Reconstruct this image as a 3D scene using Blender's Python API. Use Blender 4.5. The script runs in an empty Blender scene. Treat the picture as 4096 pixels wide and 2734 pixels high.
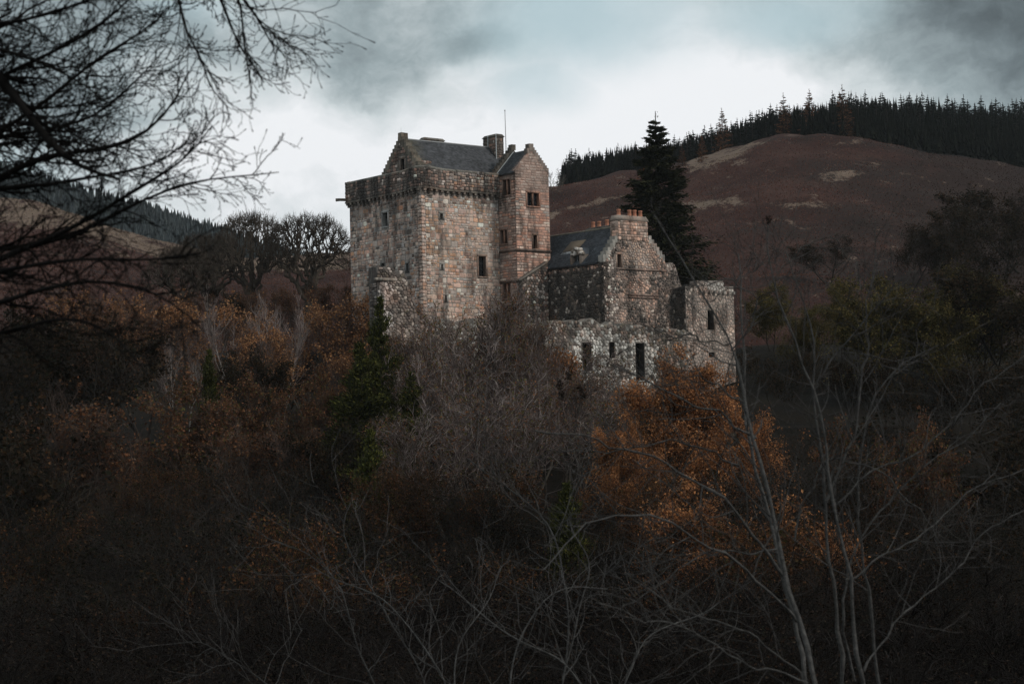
import bpy, math, random
import numpy as np
from mathutils import Matrix, Vector, noise as mnoise

scene = bpy.context.scene
R = np.random.default_rng(11)
random.seed(5)

# ---------------------------------------------------------------- camera
F, CX, CY = 6975.0, 2048.0, 1367.0
PITCH, ROLL = math.atan(176 / 4000.0), 0.023
cam_d = bpy.data.cameras.new("camera")
cam = bpy.data.objects.new("camera", cam_d)
scene.collection.objects.link(cam)
cam_d.sensor_width = 36.0
cam_d.lens = 36.0 * F / 4096.0
cam_d.clip_start = 0.1
cam_d.clip_end = 6000.0
cam.matrix_world = Matrix.Rotation(math.pi / 2 + PITCH, 4, 'X') @ Matrix.Rotation(-ROLL, 4, 'Z')
cam_d.dof.use_dof = True
cam_d.dof.focus_distance = 190.0
cam_d.dof.aperture_fstop = 5.6
scene.camera = cam

# ---------------------------------------------------------------- view
scene.view_settings.view_transform = 'Standard'
scene.view_settings.look = 'None'
scene.view_settings.exposure = 0.0
scene.view_settings.gamma = 1.0
scene.cycles.max_bounces = 5
scene.cycles.diffuse_bounces = 3
scene.cycles.transparent_max_bounces = 4
scene.cycles.caustics_reflective = False
scene.cycles.caustics_refractive = False


def ray(px, py):
    x = (px - CX) / F
    y = -(py - CY) / F
    xr = x * math.cos(ROLL) + y * math.sin(ROLL)
    yr = -x * math.sin(ROLL) + y * math.cos(ROLL)
    c, s = math.cos(PITCH), math.sin(PITCH)
    return np.array((xr, c - s * yr, s + c * yr))


K = 4096 / 2349.0


def at(x, y, Y):                       # x, y in a 2349 px wide frame, Y metres ahead
    d = ray(x * K, y * K)
    return d * (Y / d[1])


# ---------------------------------------------------------------- node helper
class NT:
    def __init__(self, tree):
        self.t = tree
        self.n = tree.nodes
        self.l = tree.links

    def new(self, typ, ins=None, **props):
        nd = self.n.new(typ)
        for k, v in props.items():
            setattr(nd, k, v)
        for k, v in (ins or {}).items():
            sock = nd.inputs[k]
            if isinstance(v, bpy.types.NodeSocket):
                self.l.new(v, sock)
            else:
                sock.default_value = v
        return nd

    def math(self, op, a, b=0.0, clamp=False):
        return self.new('ShaderNodeMath', {0: a, 1: b}, operation=op, use_clamp=clamp).outputs[0]

    def vmath(self, op, a, b=(0, 0, 0), out=0):
        return self.new('ShaderNodeVectorMath', {0: a, 1: b}, operation=op).outputs[out]

    def noise(self, vec, scale, detail=4.0, rough=0.55, out=0):
        nd = self.new('ShaderNodeTexNoise', {'Scale': scale, 'Detail': detail, 'Roughness': rough})
        if vec is not None:
            self.l.new(vec, nd.inputs['Vector'])
        return nd.outputs[out]

    def ramp(self, fac, stops, interp='LINEAR'):
        nd = self.new('ShaderNodeValToRGB', {0: fac})
        cr = nd.color_ramp
        cr.interpolation = interp
        while len(cr.elements) < len(stops):
            cr.elements.new(0.5)
        for e, (p, c) in zip(cr.elements, stops):
            e.position = p
            e.color = (c, c, c, 1) if isinstance(c, (int, float)) else (*c, 1)
        return nd.outputs[0]

    def mix(self, fac, a, b, blend='MIX'):
        nd = self.new('ShaderNodeMix', data_type='RGBA', blend_type=blend)
        for i, v in ((0, fac), (6, a), (7, b)):
            if isinstance(v, bpy.types.NodeSocket):
                self.l.new(v, nd.inputs[i])
            elif i == 0:
                nd.inputs[i].default_value = v
            else:
                nd.inputs[i].default_value = (*v[:3], 1)
        return nd.outputs[2]

    def remap(self, v, a, b, c, d, smooth=False):
        return self.new('ShaderNodeMapRange', {0: v, 1: a, 2: b, 3: c, 4: d},
                        interpolation_type='SMOOTHSTEP' if smooth else 'LINEAR').outputs[0]


# ---------------------------------------------------------------- sky and sun
SUN_DIR = np.array((0.74, -0.42, 0.62))
SUN_DIR /= np.linalg.norm(SUN_DIR)
SUN_EL = math.asin(SUN_DIR[2])
SUN_AZ = math.atan2(SUN_DIR[0], SUN_DIR[1])

world = bpy.data.worlds.new("World")
scene.world = world
world.use_nodes = True
w = NT(world.node_tree)
w.n.clear()
direc = w.new('ShaderNodeTexCoord').outputs['Generated']
sky = w.new('ShaderNodeTexSky', sky_type='NISHITA', sun_disc=False, sun_elevation=SUN_EL,
            sun_rotation=SUN_AZ, air_density=1.0, dust_density=2.0).outputs[0]
# clouds: noise over the direction, bent by a second noise, with banks where the photograph has them
bend = w.vmath('SUBTRACT', w.noise(direc, 5.0, 6.0, 0.6, out=1), (0.5, 0.5, 0.5))
bent = w.vmath('ADD', direc, w.vmath('MULTIPLY', bend, (0.11, 0.11, 0.07)))
flat = w.vmath('MULTIPLY', bent, (1.0, 1.0, 1.9))
fbm = w.noise(flat, 5.2, 10.0, 0.60)
wisp = w.noise(w.vmath('MULTIPLY', bent, (1.0, 1.0, 1.5)), 17.0, 8.0, 0.62)
cloud = w.math('ADD', w.remap(fbm, 0.28, 0.72, 0.38, 0.86), w.remap(wisp, 0.3, 0.7, -0.14, 0.14))


def bank(x, y, rx, rz, amt):
    global cloud
    d = ray(x * K, y * K)
    d = d / np.linalg.norm(d)
    f = F / K
    v = w.vmath('MULTIPLY', w.vmath('SUBTRACT', bent, tuple(d)), (f / rx, 2.5, f / rz))
    m = w.remap(w.vmath('LENGTH', v, out=1), 0.0, 1.0, amt, 0.0, smooth=True)
    cloud = w.math('ADD', cloud, m)


bank(1050, 450, 1400, 400, 0.43)       # bright bank low behind the keep
bank(1720, 260, 640, 300, 0.40)
bank(1150, 330, 700, 220, 0.2)
bank(1400, 70, 420, 200, 0.20)
bank(640, 70, 480, 240, -0.10)
bank(1780, 180, 300, 110, 0.14)
bank(1060, 260, 240, 90, -0.07)
bank(720, 300, 260, 120, 0.10)         # blue grey bank at upper left
bank(860, 190, 330, 130, -0.16)
bank(1090, 95, 150, 60, -0.30)         # dark scrap of cloud
bank(2400, 50, 620, 300, -0.62)        # slate cloud at upper right
bank(40, 160, 640, 420, -0.26)
bank(1260, 190, 260, 130, 0.08)
cloud_col = w.ramp(cloud, [(0.0, (0.058, 0.072, 0.080)), (0.26, (0.160, 0.199, 0.216)), (0.48, (0.335, 0.402, 0.425)),
                           (0.70, (0.62, 0.68, 0.70)), (0.92, (0.82, 0.85, 0.875)), (1.0, (0.90, 0.92, 0.945))])
gap = w.noise(flat, 2.7, 5.0, 0.5)
gap = w.remap(gap, 0.60, 0.72, 0.0, 0.3, smooth=True)


def rift(x, y, rx, rz, amt):
    global gap
    d = ray(x * K, y * K)
    d = d / np.linalg.norm(d)
    f = F / K
    v = w.vmath('MULTIPLY', w.vmath('SUBTRACT', bent, tuple(d)), (f / rx, 2.5, f / rz))
    gap = w.math('MAXIMUM', gap, w.remap(w.vmath('LENGTH', v, out=1), 0.1, 1.0, amt, 0.0, smooth=True))


rift(1350, 50, 420, 190, 0.50)
rift(1270, 190, 200, 130, 0.34)
rift(1790, 30, 330, 110, 0.45)
rift(470, 10, 160, 90, 0.25)
thin = gap
cloud_col = w.mix(w.math('MULTIPLY', thin, 1.6, True), cloud_col, (0.50, 0.655, 0.69))
bg_sky = w.new('ShaderNodeBackground', {'Color': sky, 'Strength': 0.10})
bg_cloud = w.new('ShaderNodeBackground', {'Color': cloud_col, 'Strength': 1.0})
mixed = w.new('ShaderNodeMixShader', {0: w.math('SUBTRACT', 1.0, w.math('MULTIPLY', gap, 0.35)), 1: bg_sky.outputs[0], 2: bg_cloud.outputs[0]})
w.new('ShaderNodeOutputWorld', {0: mixed.outputs[0]})
world["kind"] = "structure"

sun_d = bpy.data.lights.new("sun", 'SUN')
sun = bpy.data.objects.new("sun", sun_d)
scene.collection.objects.link(sun)
sun_d.energy = 1.5
sun_d.angle = math.radians(14)
sun_d.color = (1.0, 0.94, 0.86)
sun.rotation_euler = Vector(tuple(-SUN_DIR)).to_track_quat('-Z', 'Y').to_euler()


# ---------------------------------------------------------------- object helpers
def link(o):
    scene.collection.objects.link(o)
    return o


def tag(o, label=None, cat=None, group=None, kind=None):
    for k, v in (('label', label), ('category', cat), ('group', group), ('kind', kind)):
        if v:
            o[k] = v
    return o


def empty(name, loc, label=None, cat=None, group=None):
    o = bpy.data.objects.new(name, None)
    o.location = tuple(loc)
    o.empty_display_size = 0.5
    link(o)
    return tag(o, label, cat, group)


def origin_of(parent):
    v = np.zeros(3)
    while parent is not None:
        v += np.array(parent.location)
        parent = parent.parent
    return v


class Geo:
    """Collects quads (world coordinates) with a tint per face and builds ONE mesh object."""

    def __init__(self):
        self.v, self.q, self.c, self.n = [], [], [], 0

    def add(self, verts, quads, tint=(1, 1, 1)):
        verts = np.asarray(verts, dtype=np.float32).reshape(-1, 3)
        quads = np.asarray(quads, dtype=np.int32).reshape(-1, 4)
        self.v.append(verts)
        self.q.append(quads + self.n)
        t = np.asarray(tint, dtype=np.float32)
        if t.ndim == 1:
            t = np.tile(t, (len(quads), 1))
        self.c.append(t)
        self.n += len(verts)
        return self

    def quad(self, a, b, c, d, tint=(1, 1, 1)):
        return self.add([a, b, c, d], [[0, 1, 2, 3]], tint)

    def box(self, c8, tint=(1, 1, 1)):
        """c8: four bottom corners then four top corners, same order."""
        return self.add(c8, [[0, 3, 2, 1], [4, 5, 6, 7], [0, 1, 5, 4], [1, 2, 6, 5], [2, 3, 7, 6], [3, 0, 4, 7]], tint)

    def tube(self, pts, rad, sides=8, tint=(1, 1, 1)):
        return self.tubes(np.asarray(pts)[None], np.asarray(rad, dtype=float)[None], sides, tint)

    def tubes(self, Pn, Rn, sides=3, tint=(1, 1, 1)):
        """Pn (N,k,3) Rn (N,k)."""
        Pn = np.asarray(Pn, dtype=np.float64)
        N, k, _ = Pn.shape
        if N == 0:
            return self
        T = np.gradient(Pn, axis=1)
        T /= np.linalg.norm(T, axis=2, keepdims=True) + 1e-9
        mean = T.mean(axis=1)
        ref = np.cross(mean, np.array((0.31, 0.87, 0.2)))
        bad = np.linalg.norm(ref, axis=1) < 0.15
        ref[bad] = np.cross(mean[bad], np.array((1.0, 0, 0)))
        ref = ref[:, None, :]
        A = ref - (ref * T).sum(2, keepdims=True) * T
        A /= np.linalg.norm(A, axis=2, keepdims=True) + 1e-9
        B = np.cross(T, A)
        ang = np.arange(sides) * 2 * math.pi / sides
        V = (Pn[:, :, None, :] + Rn[:, :, None, None] * (A[:, :, None, :] * np.cos(ang)[None, None, :, None]
                                                        + B[:, :, None, :] * np.sin(ang)[None, None, :, None]))
        idx = np.arange(N * k * sides).reshape(N, k, sides)
        a = idx[:, :-1, :]
        b = np.roll(a, -1, axis=2)
        c = idx[:, 1:, :]
        d = np.roll(c, -1, axis=2)
        Q = np.stack((a, b, d, c), axis=-1).reshape(-1, 4)
        t = np.asarray(tint, dtype=np.float32)
        if t.ndim == 2 and len(t) == N:
            t = np.repeat(t, (k - 1) * sides, axis=0)
        return self.add(V.reshape(-1, 3), Q, t)

    def cards(self, Cn, size, rng, tint, aspect=0.6, normal_up=0.0, lengthdir=None):
        """small lozenge leaves centred on Cn"""
        M = len(Cn)
        if M == 0:
            return self
        size = np.broadcast_to(np.asarray(size, dtype=float), (M,))
        a = rng.normal(size=(M, 3)) if lengthdir is None else lengthdir + 0.35 * rng.normal(size=(M, 3))
        a /= np.linalg.norm(a, axis=1, keepdims=True)
        b = rng.normal(size=(M, 3))
        b[:, 2] -= normal_up * b[:, 2]
        b -= (a * b).sum(1, keepdims=True) * a
        b /= np.linalg.norm(b, axis=1, keepdims=True)
        nn = np.cross(a, b)
        h = size[:, None] * 0.5
        cup = nn * h * 0.25
        V = np.stack((Cn - a * h, Cn + b * h * aspect + cup, Cn + a * h, Cn - b * h * aspect + cup), axis=1)
        Q = np.arange(M * 4).reshape(M, 4)
        return self.add(V.reshape(-1, 3), Q, tint)

    def empty(self):
        return self.n == 0

    def build(self, name, mat, parent=None, smooth=False, label=None, kind=None, loc=None):
        v = np.concatenate(self.v)
        q = np.concatenate(self.q)
        c = np.concatenate(self.c)
        off = origin_of(parent) if loc is None else np.asarray(loc, dtype=float)
        v = (v - off).astype(np.float32)
        me = bpy.data.meshes.new(name)
        me.vertices.add(len(v))
        me.vertices.foreach_set('co', v.ravel())
        me.loops.add(len(q) * 4)
        me.loops.foreach_set('vertex_index', q.ravel().astype(np.int32))
        me.polygons.add(len(q))
        me.polygons.foreach_set('loop_start', np.arange(0, len(q) * 4, 4, dtype=np.int32))
        try:
            me.polygons.foreach_set('loop_total', np.full(len(q), 4, dtype=np.int32))
        except Exception:
            pass
        if smooth:
            me.polygons.foreach_set('use_smooth', np.ones(len(q), dtype=bool))
        me.update(calc_edges=True)
        at_ = me.attributes.new('tint', 'FLOAT_COLOR', 'FACE')
        c4 = np.concatenate((c, np.ones((len(c), 1), dtype=np.float32)), axis=1)
        at_.data.foreach_set('color', c4.astype(np.float32).ravel())
        me.materials.append(mat)
        o = bpy.data.objects.new(name, me)
        link(o)
        if parent is not None:
            o.parent = parent
        elif loc is not None:
            o.location = tuple(loc)
        if label:
            o['label'] = label
        if kind:
            o['kind'] = kind
        return o


def copy_tree(o, parent=None):
    c = o.copy()
    link(c)
    c.parent = parent
    for ch in list(o.children):
        copy_tree(ch, c)
    return c


# ---------------------------------------------------------------- materials
def new_mat(name):
    m = bpy.data.materials.new(name)
    m.use_nodes = True
    t = NT(m.node_tree)
    t.n.clear()
    return m, t


def finish(t, col, rough=0.9, bump=None, bstr=0.4, bdist=0.05, spec=0.25, transl=0.0, metal=0.0):
    b = t.new('ShaderNodeBsdfPrincipled', {'Roughness': rough, 'Specular IOR Level': spec, 'Metallic': metal})
    if isinstance(col, bpy.types.NodeSocket):
        t.l.new(col, b.inputs['Base Color'])
    else:
        b.inputs['Base Color'].default_value = (*col, 1)
    if bump is not None:
        bn = t.new('ShaderNodeBump', {'Height': bump, 'Strength': bstr, 'Distance': bdist})
        t.l.new(bn.outputs[0], b.inputs['Normal'])
    out = b.outputs[0]
    if transl > 0:
        tr = t.new('ShaderNodeBsdfTranslucent')
        if isinstance(col, bpy.types.NodeSocket):
            t.l.new(col, tr.inputs['Color'])
        else:
            tr.inputs['Color'].default_value = (*col, 1)
        out = t.new('ShaderNodeMixShader', {0: transl, 1: out, 2: tr.outputs[0]}).outputs[0]
    t.new('ShaderNodeOutputMaterial', {0: out})


def tinted(name, base, rough=0.9, scale=3.0, vary=0.35, transl=0.0, spec=0.2, bump=0.0, src='tint', objvary=0.0):
    m, t = new_mat(name)
    if src == 'tint':
        col = t.new('ShaderNodeAttribute', attribute_name='tint').outputs['Color']
    else:
        col = t.new('ShaderNodeObjectInfo').outputs['Color']
    col = t.mix(1.0, col, base, 'MULTIPLY')
    pos = t.new('ShaderNodeNewGeometry').outputs['Position']
    n1 = t.noise(pos, scale, 5.0, 0.6)
    f = t.remap(n1, 0.25, 0.75, 1.0 - vary, 1.0 + vary)
    if objvary:
        rnd = t.new('ShaderNodeObjectInfo').outputs['Random']
        f = t.math('MULTIPLY', f, t.remap(rnd, 0.0, 1.0, 1.0 - objvary, 1.0 + objvary))
    g = t.new('ShaderNodeCombineXYZ', {0: f, 1: f, 2: f}).outputs[0]
    col = t.mix(1.0, col, g, 'MULTIPLY')
    finish(t, col, rough, n1 if bump else None, bump, 0.03, spec, transl)
    return m


def stone_mat(name, src, soot=0.3, lichen=0.25):
    """weathered masonry: the tint of each stone, grain, pale lichen and black weather crust"""
    m, t = new_mat(name)
    if src == 'tint':
        col = t.new('ShaderNodeAttribute', attribute_name='tint').outputs['Color']
    else:
        col = t.new('ShaderNodeObjectInfo').outputs['Color']
    pos = t.new('ShaderNodeNewGeometry').outputs['Position']
    grain = t.noise(pos, 7.0, 7.0, 0.65)
    g = t.remap(grain, 0.25, 0.75, 0.70, 1.28)
    g = t.new('ShaderNodeCombineXYZ', {0: g, 1: g, 2: g}).outputs[0]
    col = t.mix(1.0, col, g, 'MULTIPLY')
    blot = t.remap(t.noise(t.vmath('MULTIPLY', pos, (1, 1, .6)), 0.55, 6.0, 0.65), 0.3, 0.7, 0.60, 1.28)
    blot = t.new('ShaderNodeCombineXYZ', {0: blot, 1: blot, 2: blot}).outputs[0]
    col = t.mix(1.0, col, blot, 'MULTIPLY')
    rosy = t.remap(t.noise(t.vmath('ADD', pos, (31, 7, 12)), 0.42, 6.0, 0.65), 0.50, 0.66, 0.0, 0.55, smooth=True)
    col = t.mix(rosy, col, t.mix(1.0, col, (1.16, 0.86, 0.74), 'MULTIPLY'))
    long = t.vmath('MULTIPLY', pos, (1.0, 1.0, 0.28))
    crust = t.remap(t.noise(long, 0.6, 8.0, 0.70), 0.49, 0.62, 0.0, soot, smooth=True)
    col = t.mix(crust, col, (0.030, 0.028, 0.026))
    spots = t.remap(t.noise(pos, 4.5, 6.0, 0.75), 0.57, 0.66, 0.0, lichen, smooth=True)
    col = t.mix(spots, col, (0.52, 0.50, 0.46))
    finish(t, col, 0.93, grain, 0.5, 0.06, 0.2)
    return m


M = {}
M['stone'] = stone_mat('weathered_stone', 'object', 0.66, 0.24)
M['stone_rest'] = stone_mat('weathered_stone_small', 'tint', 0.66, 0.24)
M['stone_dark'] = stone_mat('blackened_stone', 'object', 0.85, 0.32)
M['stone_dark_rest'] = stone_mat('blackened_stone_small', 'tint', 0.85, 0.32)
M['slate'] = tinted('grey_slate', (1, 1, 1), 0.75, 0.9, 0.5, spec=0.35)
M['lead'] = tinted('grey_lead', (1, 1, 1), 0.5, 4.0, 0.2, spec=0.5)
M['pane_or_shade'] = tinted('dark_interior', (1, 1, 1), 0.25, 3.0, 0.3, spec=0.4)
M['pot'] = tinted('terracotta', (1, 1, 1), 0.8, 6.0, 0.25)
M['wood'] = tinted('weathered_wood', (1, 1, 1), 0.85, 9.0, 0.3)
M['iron'] = tinted('painted_iron', (1, 1, 1), 0.5, 9.0, 0.2, spec=0.4)
M['bark'] = tinted('bark', (1, 1, 1), 1.0, 2.5, 0.40, bump=0.5, spec=0.05)
M['bark_near'] = tinted('smooth_near_bark', (1, 1, 1), 0.75, 22.0, 0.75, bump=0.7, spec=0.25)
M['twig'] = tinted('twigs', (1, 1, 1), 1.0, 0.6, 0.45, objvary=0.25, spec=0.04)
M['leaf'] = tinted('leaves', (1, 1, 1), 0.9, 0.35, 0.5, transl=0.3, objvary=0.25, spec=0.06)
M['needle'] = tinted('needles', (1, 1, 1), 0.95, 0.5, 0.45, objvary=0.3, spec=0.06)
M['bracken'] = tinted('dead_bracken', (1, 1, 1), 0.95, 0.12, 0.4, transl=0.45)


def ground_mat(name, stops, scale, fine, grass=None):
    m, t = new_mat(name)
    pos = t.new('ShaderNodeNewGeometry').outputs['Position']
    n1 = t.noise(pos, scale, 8.0, 0.65)
    col = t.ramp(n1, stops)
    n2 = t.noise(t.vmath('MULTIPLY', pos, (1, 1, 0.5)), fine, 6.0, 0.7)
    f = t.remap(n2, 0.25, 0.75, 0.35, 1.75)
    f = t.new('ShaderNodeCombineXYZ', {0: f, 1: f, 2: f}).outputs[0]
    col = t.mix(1.0, col, f, 'MULTIPLY')
    if grass:
        a = t.new('ShaderNodeAttribute', attribute_name='grass').outputs['Fac']
        n3 = t.noise(t.vmath('MULTIPLY', pos, (1, .5, 1)), .16, 6.0, 0.7)
        ed = t.math('ADD', a, t.math('ADD', t.math('MULTIPLY', t.math('SUBTRACT', n2, 0.5), 1.6), t.math('MULTIPLY', t.math('SUBTRACT', n3, 0.5), 3.2)))
        sc = t.new('ShaderNodeAttribute', attribute_name='edge_shade').outputs['Fac']
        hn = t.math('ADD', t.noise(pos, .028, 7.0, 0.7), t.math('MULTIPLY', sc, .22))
        heath_and_shade = t.remap(hn, .50, .66, 0, .80, smooth=True)  # heather patches, plus painted darkening towards the right edge
        col = t.mix(heath_and_shade, col, (.020, .013, .011))
        col = t.mix(t.remap(ed, 0.38, 0.62, 0, 1, smooth=True), col, grass)
        b = t.new('ShaderNodeAttribute', attribute_name='litter').outputs['Fac']
        col = t.mix(b, col, (.009, .008, .007))
    finish(t, col, 0.97, n2, 0.6, 0.5, 0.1)
    return m


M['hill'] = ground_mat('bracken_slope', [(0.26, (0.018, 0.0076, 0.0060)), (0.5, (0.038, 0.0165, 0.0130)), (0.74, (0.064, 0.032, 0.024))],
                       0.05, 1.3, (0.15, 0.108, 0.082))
M['ground'] = ground_mat('leaf_litter', [(0.3, (0.006, 0.005, 0.004)), (0.55, (0.012, 0.009, 0.006)), (0.8, (0.016, 0.013, 0.008))], 0.2, 3.0)
M['far'] = ground_mat('far_slope', [(0.3, (0.030, 0.034, 0.036)), (0.6, (0.045, 0.052, 0.055))], 0.02, 0.2)  # grey-blue of distance haze put into the slope colour


# ---------------------------------------------------------------- terrain
SPUR = np.array([(-700, 430), (-300, 445), (0, 457), (60, 462), (170, 490), (330, 548), (400, 570), (480, 583), (560, 588), (690, 590),
                 (800, 580), (900, 556), (1100, 480), (1265, 431), (1420, 396), (1570, 386), (1660, 356), (1790, 311), (1900, 310),
                 (2000, 322), (2100, 342), (2349, 385), (2700, 420), (3200, 440)], float)
RIDGE = np.array([(-700, 520), (0, 560), (330, 640), (800, 620), (1100, 520), (1265, 440), (1400, 408), (1560, 372), (1700, 342), (1790, 318),
                  (1950, 285), (2100, 280), (2349, 290), (2700, 320), (3200, 380)], float)
Y0, YB, YR, YE = 236.0, 500.0, 640.0, 800.0


def px_of(X, Y):
    return X / Y * F / K + CX / K + 0.023 * 300     # azimuth to frame x near the horizon


def hill_z(X, Y):
    """height of the hillside beyond the castle; X, Y arrays"""
    px = X / np.maximum(Y, 1) * 4000 + 1174.5 - 9
    yb = np.interp(px, SPUR[:, 0], SPUR[:, 1])
    yr = np.interp(px, RIDGE[:, 0], RIDGE[:, 1])
    t = np.clip((Y - Y0) / (YB - Y0), 0, 1)
    y1 = 800 + (yb - 800) * t ** 0.82
    t2 = np.clip((Y - YB) / (YR - YB), 0, 1)
    y2 = yb + (yr - yb) * (t2 * t2 * (3 - 2 * t2))
    y = np.where(Y < YB, y1, y2)
    hor = 960 - (px - 1174.5) * ROLL
    z = (hor - y) / 4000 * Y
    z = z - np.maximum(Y - YR, 0) * 0.35 - np.maximum(236 - Y, 0) * .5
    z = z + 1.1 * np.sin(X * 0.055 + 1.3) * np.sin(Y * 0.043) + 0.6 * np.sin(X * 0.13 + Y * 0.09) + .35 * np.sin(X * .31 - Y * .22) * np.sin(X * .17 + 2)
    return z


GY = np.array([-80, -30, -6, 0, 6, 12, 30, 60, 95, 130, 160, 172, 176, 190, 200, 236], float)
GZ = np.array([3, 0, -1.5, -1.75, -2.2, -3.4, -9.5, -18, -23, -18, -8.5, -5.0, -1.6, -1.4, 1.0, 9.4], float)


def ground_z(X, Y):
    z = np.interp(Y, GY, GZ)
    z = z + 0.5 * np.sin(X * 0.21 + 0.4) * np.sin(Y * 0.17) * np.clip(np.abs(Y) / 20, 0, 1) * np.where((Y > 170) & (Y < 200), 0.1, 1)
    k = np.clip((Y - 205) / 31, 0, 1)
    return z * (1 - k) + hill_z(X, np.maximum(Y, 236.0)) * k - .12 * np.maximum(Y - 230, 0)


def sheet(name, xs_fn, ys, zfn, mat, grass=None):
    cols = 300
    u = np.linspace(0, 1, cols)
    V = []
    for Y in ys:
        x0, x1 = xs_fn(Y)
        X = x0 + (x1 - x0) * u
        V.append(np.stack((X, np.full(cols, Y), zfn(X, np.full(cols, Y))), axis=1))
    V = np.array(V)
    idx = np.arange(len(ys) * cols).reshape(len(ys), cols)
    Q = np.stack((idx[:-1, :-1], idx[:-1, 1:], idx[1:, 1:], idx[1:, :-1]), axis=-1).reshape(-1, 4)
    o = Geo().add(V.reshape(-1, 3), Q).build(name, mat, smooth=True)
    if grass is not None:
        g = grass(V.reshape(-1, 3))
        a = o.data.attributes.new('grass', 'FLOAT', 'POINT')
        a.data.foreach_set('value', g.astype(np.float32))
        a = o.data.attributes.new('edge_shade', 'FLOAT', 'POINT')
        a.data.foreach_set('value', np.clip((frame_xy(V.reshape(-1, 3))[0] - 1750) / 450, 0, 1).astype(np.float32))  # shade painted in: slope colour falls off towards the right of the view
        a = o.data.attributes.new('litter', 'FLOAT', 'POINT')
        W = V.reshape(-1, 3)
        wx, _ = frame_xy(W)
        a.data.foreach_set('value', (np.clip((W[:, 1] - 506 - np.clip((1900 - wx) / 2, 0, 60)) / 12, 0, 1) * (wx > 1270)).astype(np.float32))
    o['kind'] = 'structure'
    return o


sheet('ground', lambda Y: (-90 - 0.3 * abs(Y), 90 + 0.3 * abs(Y)), np.concatenate((np.linspace(-80, 30, 40), np.linspace(33, 240, 90))),
      ground_z, M['ground'])


def frame_xy(V):
    px = V[:, 0] / V[:, 1] * 4000 + 1174.5
    py = 960 - V[:, 2] / V[:, 1] * 4000
    return px - (py - 784) * ROLL * -1, py - (px - 1174.5) * ROLL


def grass_mask(V):
    x, y = frame_xy(V)
    g = np.zeros(len(V))
    Yd = V[:, 1]

    def patch(cx, cy, rx, ry, amt=1.0, slope=0.0):
        nonlocal g
        d = np.sqrt(((x - cx) / rx) ** 2 + ((y - cy - slope * (x - cx)) / ry) ** 2)
        g = np.maximum(g, amt * np.clip(1.3 - d, 0, 1))
    # pale grass spur on the left: its top is grass, below it bracken
    yb = np.interp(x, SPUR[:, 0], SPUR[:, 1])
    left = np.clip((860 - x) / 80, 0, 1)
    g = np.maximum(g, left * np.clip((Yd - 428) / 45, 0, .62))
    patch(1635, 465, 85, 13, 0.80, -0.10)
    patch(1925, 400, 62, 16, 0.6)
    patch(1860, 467, 80, 10, 0.55)
    patch(1350, 468, 110, 7, 0.5, -0.24)
    patch(1275, 486, 25, 9, 0.7, -0.3)
    brow = (x > 1560) & (x < 1790)
    g = np.maximum(g, np.where(brow, np.clip((Yd - 476) / 34, 0, 0.55) * np.clip((x - 1555) / 30, 0, 1) * np.clip((1800 - x) / 90, 0, 1), 0))
    return g


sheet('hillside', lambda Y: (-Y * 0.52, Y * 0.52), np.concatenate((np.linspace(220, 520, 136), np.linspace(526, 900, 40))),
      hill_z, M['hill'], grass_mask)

# far conifer-covered hill, left
FAR = np.array([(-900, 250), (-300, 310), (0, 398), (200, 446), (330, 478), (430, 510), (510, 528), (600, 560), (690, 594), (800, 622),
                (1000, 640), (1300, 700), (3000, 760)], float)


def far_z(X, Y):
    px = X / Y * 4000 + 1174.5 - 9
    y = np.interp(px, FAR[:, 0], FAR[:, 1])
    t = np.clip((Y - 820) / 330, 0, 1)
    z = (960 - (px - 1174.5) * ROLL - (y * t + 800 * (1 - t))) / 4000 * Y
    return z - np.maximum(Y - 1150, 0) * 0.3 + 4 * np.sin(X * .011 + Y * 0.006)


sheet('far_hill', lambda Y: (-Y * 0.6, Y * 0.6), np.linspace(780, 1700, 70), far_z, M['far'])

# ---------------------------------------------------------------- the castle
# its own axes: U along the lit faces, V away from the camera along the left faces
OX, OY = -10.1414, 200.0
UX, UY = 0.782, 0.624
U3, V3 = np.array((UX, UY, 0.0)), np.array((-UY, UX, 0.0))


def PT(a, b, z):
    return np.array((OX + a * UX - b * UY, OY + a * UY + b * UX, z))


class Face:
    """a wall plane: 'front' has b fixed and runs along a, 'side' has a fixed and runs along b"""

    def __init__(self, kind, c):
        self.kind, self.c = kind, c
        self.e = U3 if kind == 'front' else -V3
        self.inw = V3 if kind == 'front' else U3

    def pt(self, s, z, d=0.0):
        return PT(s, self.c - d, z) if self.kind == 'front' else PT(self.c - d, s, z)


def unit_stone(seed):
    r = random.Random(seed)
    ring = []
    for (x, z) in ((-.5, -.32), (-.34, -.5), (.34, -.5), (.5, -.32), (.5, .32), (.34, .5), (-.34, .5), (-.5, .32)):
        ring.append((x * r.uniform(.84, 1.03), z * r.uniform(.82, 1.03)))
    vs = [(x, 0.0, z) for x, z in ring] + [(x * 1.0, -0.55, z * 1.0) for x, z in ring] + \
         [(x * .80, -1.0 + r.uniform(0, .25), z * .80) for x, z in ring]
    fs = []
    for o in (0, 8):
        for i in range(8):
            j = (i + 1) % 8
            fs.append((o + i, o + j, o + 8 + j, o + 8 + i))
    fs += [(16, 17, 18, 19), (16, 19, 20, 23), (23, 20, 21, 22)]
    return np.array(vs), np.array(fs)


def shade(k, c):
    return tuple(v * k for v in c)


STONES = [unit_stone(i) for i in range(14)]
STONE_MESH = {}


def stone_mesh(i, mat):
    key = (i, mat.name)
    if key not in STONE_MESH:
        me = bpy.data.meshes.new('stone')
        me.from_pydata(STONES[i][0].tolist(), [], STONES[i][1].tolist())
        me.materials.append(mat)
        STONE_MESH[key] = me
    return STONE_MESH[key]


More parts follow.
